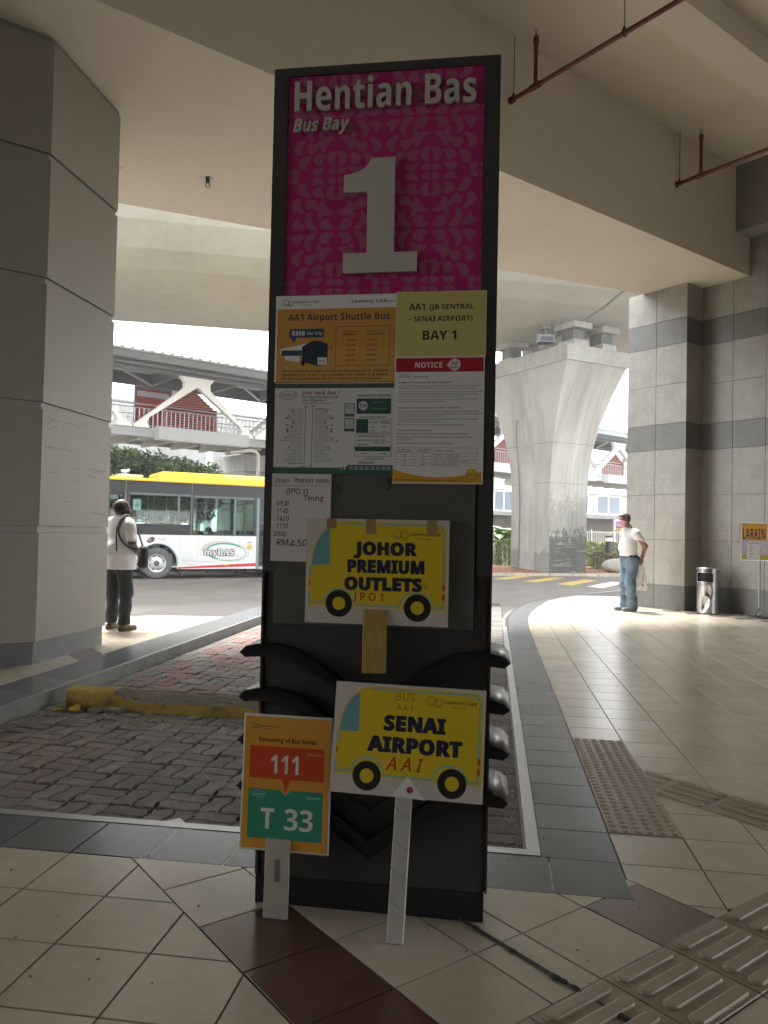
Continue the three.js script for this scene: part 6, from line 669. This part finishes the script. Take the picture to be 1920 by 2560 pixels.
{ // man seen from behind at the column
  const t = thing('person', 'man seen from behind in white polo shirt and dark trousers beside the metal column', 'person', [3.27, 0, -10.09], 0); t.rotation.y = Math.atan2(0.905, -0.425);
  // local +z forward, +x to his left
  const skin = std([0.085, 0.048, 0.032], 0.5); const Hd = headField([0.0, 1.585, 0.035], 1.06, -0.42);
  const torso = [bone([0, 0.98, -0.005], [0, 1.16, 0.02], 0.15, 0.155, 0.82), bone([0, 1.16, 0.02], [0, 1.34, -0.01], 0.155, 0.145, 0.74), bone([-0.16, 1.375, -0.015], [0.16, 1.375, -0.015], 0.058, 0.058, 1), bone([0, 1.47, -0.01], [-0.13, 1.40, -0.015], 0.05, 0.045), bone([0, 1.47, -0.01], [0.13, 1.40, -0.015], 0.05, 0.045)];
  const armsR = [bone([-0.185, 1.37, -0.01], [-0.275, 1.15, -0.045], 0.055, 0.046), bone([-0.275, 1.15, -0.045], [-0.185, 0.99, 0.16], 0.043, 0.029)], armsL = [bone([0.185, 1.37, -0.01], [0.25, 1.13, -0.04], 0.055, 0.046), bone([0.25, 1.13, -0.04], [0.2, 0.95, 0.13], 0.043, 0.029)];
  const pelvis = [bone([-0.06, 0.9, -0.01], [0.06, 0.9, -0.01], 0.115, 0.115, 0.98)]; const legs = [bone([-0.095, 0.88, 0], [-0.105, 0.49, 0.04], 0.092, 0.062), bone([-0.105, 0.49, 0.04], [-0.12, 0.09, 0.0], 0.058, 0.038), bone([0.095, 0.88, 0], [0.14, 0.49, 0.05], 0.092, 0.062), bone([0.14, 0.49, 0.05], [0.17, 0.09, 0.06], 0.058, 0.038)];
  const feet = [bone([-0.12, 0.05, -0.035], [-0.135, 0.035, 0.13], 0.036, 0.032), bone([0.17, 0.05, 0.03], [0.19, 0.035, 0.19], 0.036, 0.032)];
  const neck = bone([0, 1.40, -0.02], [0, 1.53, 0.01], 0.062, 0.058); const bodyF = blend([...torso, ...armsR, ...armsL, ...pelvis, ...legs, ...feet, neck], 0.035); const full = (x, y, z) => smin(bodyF(x, y, z), y > 1.42 ? Hd.f(x, y, z) : 1, 0.03);
  const bodyG = mesh3(full, [-0.4, -0.01, -0.22], [0.4, 1.74, 0.3], 0.0105);
  const hf = blend(hand([-0.185, 0.99, 0.16], [0.3, -0.6, 0.74], [0.5, 0.75, 0.4], [0.8, -0.1, -0.5], 0.7), 0.012); const hl = blend(hand([0.2, 0.95, 0.13], [-0.2, -0.75, 0.6], [-0.5, 0.6, 0.5], [-0.8, -0.3, -0.4], 0.6), 0.012);
  obj('body', [bodyG, mesh3(hf, [-0.28, 0.83, 0.1], [-0.02, 1.06, 0.36], 0.005), mesh3(hl, [0.05, 0.78, 0.08], [0.3, 1.02, 0.32], 0.005)], skin, t); eyes(t, Hd, 1.06);
  const hairF = (x, y, z) => { const [a, b, d] = Hd.L(x, y, z); return Math.max(Hd.f(x, y, z) - 0.006, b - 0.075 - d * 0.05, d - 0.035 - 0.2 * Math.max(0, b), -b - 0.055 + (d > -0.03 ? (d + 0.03) * 0.9 : 0), -0.001); }; obj('hair', mesh3(hairF, [-0.15, 1.4, -0.15], [0.15, 1.75, 0.2], 0.006), std([0.018, 0.015, 0.013], 0.7), t);
  const fold = (x, y, z) => 0.006 * Math.sin(x * 24 + y * 9 + 2 * Math.sin(y * 13)) * Math.max(0, Math.min(1, (1.35 - y) * 4)) + 0.004 * Math.sin(y * 34 + x * 12 + z * 10);
  const shirtBase = blend([...torso, bone([-0.075, 0.84, -0.008], [-0.035, 1.05, 0.0], 0.146, 0.146, 1.08), bone([0.075, 0.84, -0.008], [0.035, 1.05, 0.0], 0.146, 0.146, 1.08)], 0.05); const sl = [cut(armsR[0], [0, -1, 0.0, -1.19]), cut(armsL[0], [0, -1, 0, -1.18])];
  const shirt = cut((x, y, z) => smin(shirtBase(x, y, z), Math.min(sl[0](x, y, z), sl[1](x, y, z)), 0.04) - 0.021 + fold(x, y, z), [0, 1, 0, 1.478], [0, -1, 0, -0.80]); obj('shirt', mesh3(shirt, [-0.42, 0.78, -0.24], [0.42, 1.5, 0.26], 0.0085), shirtW, t);
  const col = new THREE.CylinderGeometry(0.072, 0.088, 0.05, 24, 1, true); col.translate(0, 1.475, -0.012); obj('collar', col, new THREE.MeshStandardMaterial({ color: lin(0.74, 0.72, 0.72), side: THREE.DoubleSide, roughness: 0.85 }), t); obj('collar_stripe', [0.006, 0.024].map(q => { const g = new THREE.TorusGeometry(0.083 - q * 0.3, 0.0032, 6, 28); g.rotateX(Math.PI / 2); g.translate(0, 1.462 + q, -0.012); return g; }), M.black, t);
  const tr = std([0.022, 0.027, 0.032], 0.85); const trF = cut((x, y, z) => blend([...pelvis, ...legs], 0.04)(x, y, z) - 0.021 - (y < 0.5 ? (0.5 - y) * 0.045 : 0) + 0.005 * Math.sin(y * 26 + x * 30 + z * 22), [0, 1, 0, 0.93], [0, -1, 0, -0.085]); obj('trousers', mesh3(trF, [-0.32, 0.06, -0.22], [0.36, 1.0, 0.24], 0.0095), tr, t);
  const shoe = (a, b) => blend([bone([a[0], 0.035, a[2]], [b[0], 0.032, b[2]], 0.04, 0.043), ell([a[0], 0.03, a[2] + 0.01], [0.04, 0.042, 0.05])], 0.03); const sf = cut((x, y, z) => Math.min(shoe([-0.12, 0, -0.04], [-0.138, 0, 0.155])(x, y, z), shoe([0.17, 0, 0.02], [0.192, 0, 0.215])(x, y, z)), [0, -1, 0, -0.002]); obj('sandals', mesh3(sf, [-0.22, -0.01, -0.12], [0.28, 0.1, 0.3], 0.007), std([0.27, 0.215, 0.185], 0.8, { map: T.soil }), t);
  const gl = []; for (const k of [-1, 1]) gl.push(rod(Hd.T3([k * 0.082, 0.01, -0.01]), Hd.T3([k * 0.075, 0.008, 0.092]), 0.003), rod(Hd.T3([k * 0.075, 0.008, 0.092]), Hd.T3([k * 0.01, 0.008, 0.104]), 0.003)); obj('spectacles', gl, M.black, t);
  const mk = (x, y, z) => { const [a, b, d] = Hd.L(x, y, z); return Math.max(Math.abs(Hd.f(x, y, z) - 0.008) - 0.004, b + 0.022, -b - 0.115, 0.03 - d); }; obj('face_mask', mesh3(mk, [-0.16, 1.42, -0.1], [0.16, 1.62, 0.24], 0.006), M.black, t);
  // shoulder bag carried on his right side
  const m = t.rotation.y, w = thing('shoulder_bag', 'black bag on a strap over the right shoulder of the man at the column', 'bag', [3.27, 0, -10.09], m); const strap = (pts, r, fl) => { const g = tube(pts, r, 30, 8); return g; };
  const bag = rbox(0.13, 0.3, 0.12, 0.05, -0.17, 0.95, 0.25); obj('bag_body', bag, std([0.02, 0.021, 0.023], 0.7), w); obj('strap', [tube([[-0.13, 1.48, 0.02], [-0.135, 1.47, -0.09], [-0.15, 1.36, -0.165], [-0.19, 1.2, -0.165], [-0.24, 1.1, -0.09], [-0.28, 1.02, 0.1]], 0.012, 30), tube([[-0.13, 1.35, -0.172], [-0.135, 1.2, -0.18], [-0.14, 1.04, -0.175]], 0.009, 16), tube([[-0.13, 1.48, 0.02], [-0.14, 1.42, 0.11], [-0.16, 1.25, 0.18], [-0.17, 1.1, 0.24]], 0.011, 20)], M.black, w); obj('shoulder_pad', tube([[-0.125, 1.485, 0.045], [-0.13, 1.492, -0.03], [-0.137, 1.43, -0.115], [-0.15, 1.33, -0.165]], 0.022, 20, 8), std([0.10, 0.097, 0.09], 0.9), w); obj('buckle', [new THREE.TorusGeometry(0.014, 0.003, 6, 14).translate(-0.14, 1.02, -0.178)], M.steel, w); }

{ // masked man at the granite wall, in profile
  const t = thing('person', 'grey haired man in pink mask, white polo and blue jeans by the granite wall', 'person', [12.07, 0, -8.55], 0); t.rotation.y = Math.atan2(-0.93, -0.36);
  const skin = std([0.27, 0.135, 0.085], 0.5); const Hd = headField([0, 1.668, 0.135], 1.08, 0.0);
  const torso = [bone([0, 1.02, 0.0], [0, 1.2, 0.03], 0.135, 0.145, 0.84), bone([0, 1.2, 0.03], [0, 1.38, 0.03], 0.145, 0.135, 0.78), bone([-0.155, 1.425, 0.0], [0.155, 1.425, 0.0], 0.055, 0.055), bone([0, 1.53, 0.045], [-0.12, 1.45, 0.0], 0.048, 0.045), bone([0, 1.53, 0.045], [0.12, 1.45, 0.0], 0.048, 0.045)];
  const aL = [bone([0.18, 1.42, -0.01], [0.225, 1.19, -0.17], 0.053, 0.044), bone([0.225, 1.19, -0.17], [0.07, 0.985, -0.215], 0.042, 0.029)], aR = [bone([-0.18, 1.42, -0.01], [-0.225, 1.19, -0.17], 0.053, 0.044), bone([-0.225, 1.19, -0.17], [-0.05, 0.97, -0.2], 0.042, 0.029)];
  const pelvis = [bone([-0.065, 0.95, -0.01], [0.065, 0.95, -0.01], 0.122, 0.122, 0.98)], legs = [bone([0.09, 0.92, 0], [0.085, 0.5, 0.035], 0.092, 0.062), bone([0.085, 0.5, 0.035], [0.085, 0.09, -0.02], 0.058, 0.038), bone([-0.09, 0.92, 0], [-0.085, 0.5, 0.05], 0.092, 0.062), bone([-0.085, 0.5, 0.05], [-0.09, 0.09, 0.02], 0.058, 0.038)];
  const feet = [bone([0.085, 0.05, -0.05], [0.095, 0.035, 0.15], 0.036, 0.034), bone([-0.09, 0.05, -0.01], [-0.1, 0.035, 0.19], 0.036, 0.034)]; const neck = bone([0, 1.45, 0.025], [0, 1.6, 0.09], 0.06, 0.056);
  const bf = blend([...torso, ...aL, ...aR, ...pelvis, ...legs, ...feet, neck], 0.035), full = (x, y, z) => smin(bf(x, y, z), y > 1.48 ? Hd.f(x, y, z) : 1, 0.03);
  const h1 = blend(hand([0.07, 0.985, -0.215], [-0.25, -0.95, -0.1], [0.0, 0.1, -0.99], [-0.9, 0.2, 0.1], 0.75), 0.012), h2 = blend(hand([-0.05, 0.97, -0.2], [0.35, -0.92, -0.1], [0.0, 0.1, -0.99], [0.9, 0.2, 0.1], 0.6), 0.012);
  obj('body', [mesh3(full, [-0.36, -0.01, -0.32], [0.36, 1.84, 0.34], 0.0105), mesh3(h1, [-0.12, 0.78, -0.31], [0.14, 1.02, -0.13], 0.005), mesh3(h2, [-0.12, 0.78, -0.3], [0.14, 1.02, -0.1], 0.005)], skin, t); eyes(t, Hd, 1.08);
  const hairF = (x, y, z) => { const [a, b, d] = Hd.L(x, y, z); return Math.max(Hd.f(x, y, z) - 0.013, 0.045 - b - (d < 0.02 ? 0.13 * Math.min(1, (0.02 - d) * 14) : 0), d - 0.085 + Math.max(0, 0.07 - b) * 0.6); }; obj('hair', mesh3(hairF, [-0.16, 1.5, -0.05], [0.16, 1.86, 0.3], 0.006), std([0.07, 0.065, 0.06], 0.7), t);
  { const g = (x, y, z) => { const [a, b, d] = Hd.L(x, y, z); return Math.max(Hd.f(x, y, z) - 0.0155, 0.088 - b - d * 0.25, d - 0.09); }; obj('grey_hair_top', mesh3(g, [-0.16, 1.5, -0.05], [0.16, 1.86, 0.3], 0.006), std([0.24, 0.23, 0.22], 0.7), t); }
  const mk = (x, y, z) => { const [a, b, d] = Hd.L(x, y, z); const bulge = 0.012 * Math.max(0, 1 - Math.abs(b + 0.055) * 14); return Math.max(Math.abs(Hd.f(x, y, z) - 0.011 - bulge) - 0.005, b + 0.018 - (d - 0.06) * 0.3, -b - 0.118, 0.028 - d); }; obj('face_mask', mesh3(mk, [-0.16, 1.5, 0.06], [0.16, 1.74, 0.34], 0.0055), std([0.66, 0.38, 0.58], 0.8), t); obj('mask_loop', [-1, 1].map(k => rod(Hd.T3([k * 0.068, -0.03, 0.035]), Hd.T3([k * 0.084, 0.0, -0.02]), 0.002)), M.white, t);
  const fold = (x, y, z) => 0.007 * Math.sin(y * 30 + z * 16 + 2 * Math.sin(x * 8)) * Math.max(0, Math.min(1, (1.38 - y) * 5)); const sb = blend([...torso, bone([0, 0.98, 0.03], [0, 1.14, 0.05], 0.14, 0.148, 0.88)], 0.05); const sl = [cut(aL[0], [0, -1, 0.35, -1.335]), cut(aR[0], [0, -1, 0.35, -1.335])];
  obj('shirt', mesh3(cut((x, y, z) => smin(sb(x, y, z), Math.min(sl[0](x, y, z), sl[1](x, y, z)) - 0.004, 0.04) - 0.02 + fold(x, y, z), [0, 1, -0.25, 1.505], [0, -1, 0.15, -0.985]), [-0.38, 0.9, -0.26], [0.38, 1.56, 0.28], 0.0085), shirtW, t);
  const col = new THREE.CylinderGeometry(0.07, 0.09, 0.06, 24, 1, true); col.rotateX(0.35); col.translate(0, 1.53, 0.05); obj('collar', col, new THREE.MeshStandardMaterial({ color: lin(0.72, 0.7, 0.69), side: THREE.DoubleSide, roughness: 0.85 }), t); { const g = new THREE.TorusGeometry(0.09, 0.003, 6, 28); g.rotateX(Math.PI / 2 + 0.35); g.translate(0, 1.502, 0.04); obj('collar_trim', g, std([0.2, 0.22, 0.2], 0.8), t); } obj('chest_emblem', [box(0.006, 0.03, 0.002, 0.078, 1.36, 0.147), box(0.018, 0.006, 0.002, 0.082, 1.37, 0.147)], std([0.25, 0.25, 0.15], 0.8), t);
  const belt = cut((x, y, z) => blend(pelvis.concat([bone([0, 1.0, 0.0], [0, 1.1, 0.0], 0.137, 0.14, 0.9)]), 0.04)(x, y, z) - 0.024, [0, 1, -0.15, 1.015], [0, -1, 0.15, -0.972]); obj('belt', mesh3(belt, [-0.24, 0.9, -0.22], [0.24, 1.1, 0.24], 0.007), std([0.02, 0.018, 0.018], 0.5), t);
  const jt = dtex(256, 0.5, (u, v) => { const a = fbm(u, v, 6, 4, 301), b = fbm(u, v, 90, 2, 302, 20); const k = 0.8 + (a - 0.5) * 0.45 + (b - 0.5) * 0.2; return [k * 0.96, k * 0.99, k]; }); const jm = std([0.17, 0.235, 0.30], 0.85, { map: jt });
  const jf = cut((x, y, z) => blend([...pelvis, ...legs], 0.045)(x, y, z) - 0.023 - (y < 0.55 ? (0.55 - y) * 0.07 : 0) + 0.007 * Math.sin(y * 24 + z * 34 + x * 14) * (y < 0.85 ? 1 : 0.3), [0, 1, -0.15, 0.98], [0, -1, 0, -0.045]); obj('jeans', mesh3(jf, [-0.28, 0.02, -0.22], [0.28, 1.05, 0.22], 0.0095), jm, t);
  const shoe = (a, b) => blend([bone([a[0], 0.042, a[2]], [b[0], 0.036, b[2]], 0.043, 0.042), ell([a[0], 0.05, a[2] + 0.02], [0.042, 0.05, 0.06])], 0.03), sf = cut((x, y, z) => Math.min(shoe([0.085, 0, -0.055], [0.097, 0, 0.175])(x, y, z), shoe([-0.09, 0, -0.015], [-0.102, 0, 0.215])(x, y, z)), [0, -1, 0, -0.014]); obj('shoes', mesh3(sf, [-0.18, 0, -0.14], [0.18, 0.12, 0.3], 0.007), std([0.14, 0.145, 0.15], 0.7), t); const so = cut((x, y, z) => Math.min(shoe([0.085, 0, -0.055], [0.097, 0, 0.175])(x, y, z), shoe([-0.09, 0, -0.015], [-0.102, 0, 0.215])(x, y, z)) - 0.004, [0, 1, 0, 0.02], [0, -1, 0, 0]); obj('shoe_soles', mesh3(so, [-0.18, -0.01, -0.14], [0.18, 0.05, 0.3], 0.006), std([0.5, 0.5, 0.5], 0.7), t);
  { const g = new THREE.TorusGeometry(0.034, 0.009, 8, 20); g.rotateX(1.2); g.translate(0.085, 1.005, -0.212); obj('wristband', g, M.black, t); }
  // carrier bag
  const b = thing('plastic_bag', 'thin white plastic carrier bag held behind the back of the masked man', 'bag', [12.07, 0, -8.55], t.rotation.y); const bg = (x, y, z) => { const Y = (y - 0.62) / 0.24; const w = 0.055 + 0.075 * Math.max(0, Math.min(1, (0.84 - y) * 3.2)); return Math.hypot((x - 0.03) / 0.6, (z + 0.215) * 1) - w + 0.008 * Math.sin(y * 46 + z * 50 + x * 30); };
  obj('bag_body', mesh3(cut(bg, [0, 1, 0, 0.83], [0, -1, 0.1, -0.405]), [-0.12, 0.36, -0.4], [0.18, 0.86, -0.04], 0.0075), new THREE.MeshPhysicalMaterial({ color: lin(0.85, 0.84, 0.84), roughness: 0.5, transmission: 0.4, thickness: 0, side: THREE.DoubleSide }), b); obj('bag_handle', [tube([[0.02, 0.82, -0.25], [0.03, 0.885, -0.235], [0.035, 0.91, -0.215], [0.03, 0.885, -0.195], [0.02, 0.82, -0.18]], 0.007, 16)], M.white, b); obj('bag_print', [box(0.003, 0.12, 0.03, 0.105, 0.62, -0.215), box(0.003, 0.05, 0.05, 0.11, 0.48, -0.2)], std([0.6, 0.3, 0.35], 0.7), b); }
{ // passenger in the bus
  const t = thing('person', 'seated bus passenger with dark hair and a mask seen through the bus window', 'person', [9.98, 0.18, -22.35], -7.7 * RAD - Math.PI / 2); const Hd = headField([0, 1.08, 0.02], 1.05, 0); const to = blend([bone([-0.13, 0.82, 0], [0.13, 0.82, 0], 0.075, 0.075), bone([0, 0.45, 0], [0, 0.78, 0], 0.14, 0.15, 0.75), bone([0, 0.82, 0], [0, 1.0, 0.0], 0.055, 0.055), bone([-0.17, 0.8, 0], [-0.2, 0.5, 0.1], 0.05, 0.04), bone([0.17, 0.8, 0], [0.2, 0.5, 0.1], 0.05, 0.04), bone([-0.1, 0.42, 0], [-0.1, 0.42, 0.4], 0.08, 0.06), bone([0.1, 0.42, 0], [0.1, 0.42, 0.4], 0.08, 0.06)], 0.04);
  obj('body', mesh3((x, y, z) => smin(to(x, y, z), Hd.f(x, y, z), 0.03), [-0.3, 0.3, -0.2], [0.3, 1.26, 0.52], 0.013), std([0.3, 0.16, 0.11], 0.6), t); obj('shirt', mesh3(cut(infl(to, 0.014), [0, 1, 0, 0.86]), [-0.34, 0.3, -0.22], [0.34, 0.9, 0.52], 0.014), std([0.35, 0.33, 0.33], 0.85), t);
  obj('hair', mesh3((x, y, z) => { const [a, b, d] = Hd.L(x, y, z); return Math.max(Hd.f(x, y, z) - 0.014, 0.03 - b - (d < 0.01 ? 0.1 : 0), d - 0.08); }, [-0.16, 0.94, -0.14], [0.16, 1.26, 0.2], 0.008), std([0.09, 0.035, 0.025], 0.6), t); obj('face_mask', mesh3((x, y, z) => { const [a, b, d] = Hd.L(x, y, z); return Math.max(Math.abs(Hd.f(x, y, z) - 0.009) - 0.005, b + 0.015, -b - 0.11, 0.03 - d); }, [-0.16, 0.92, -0.05], [0.16, 1.14, 0.24], 0.008), M.white, t); }

renderer.render(scene, camera);
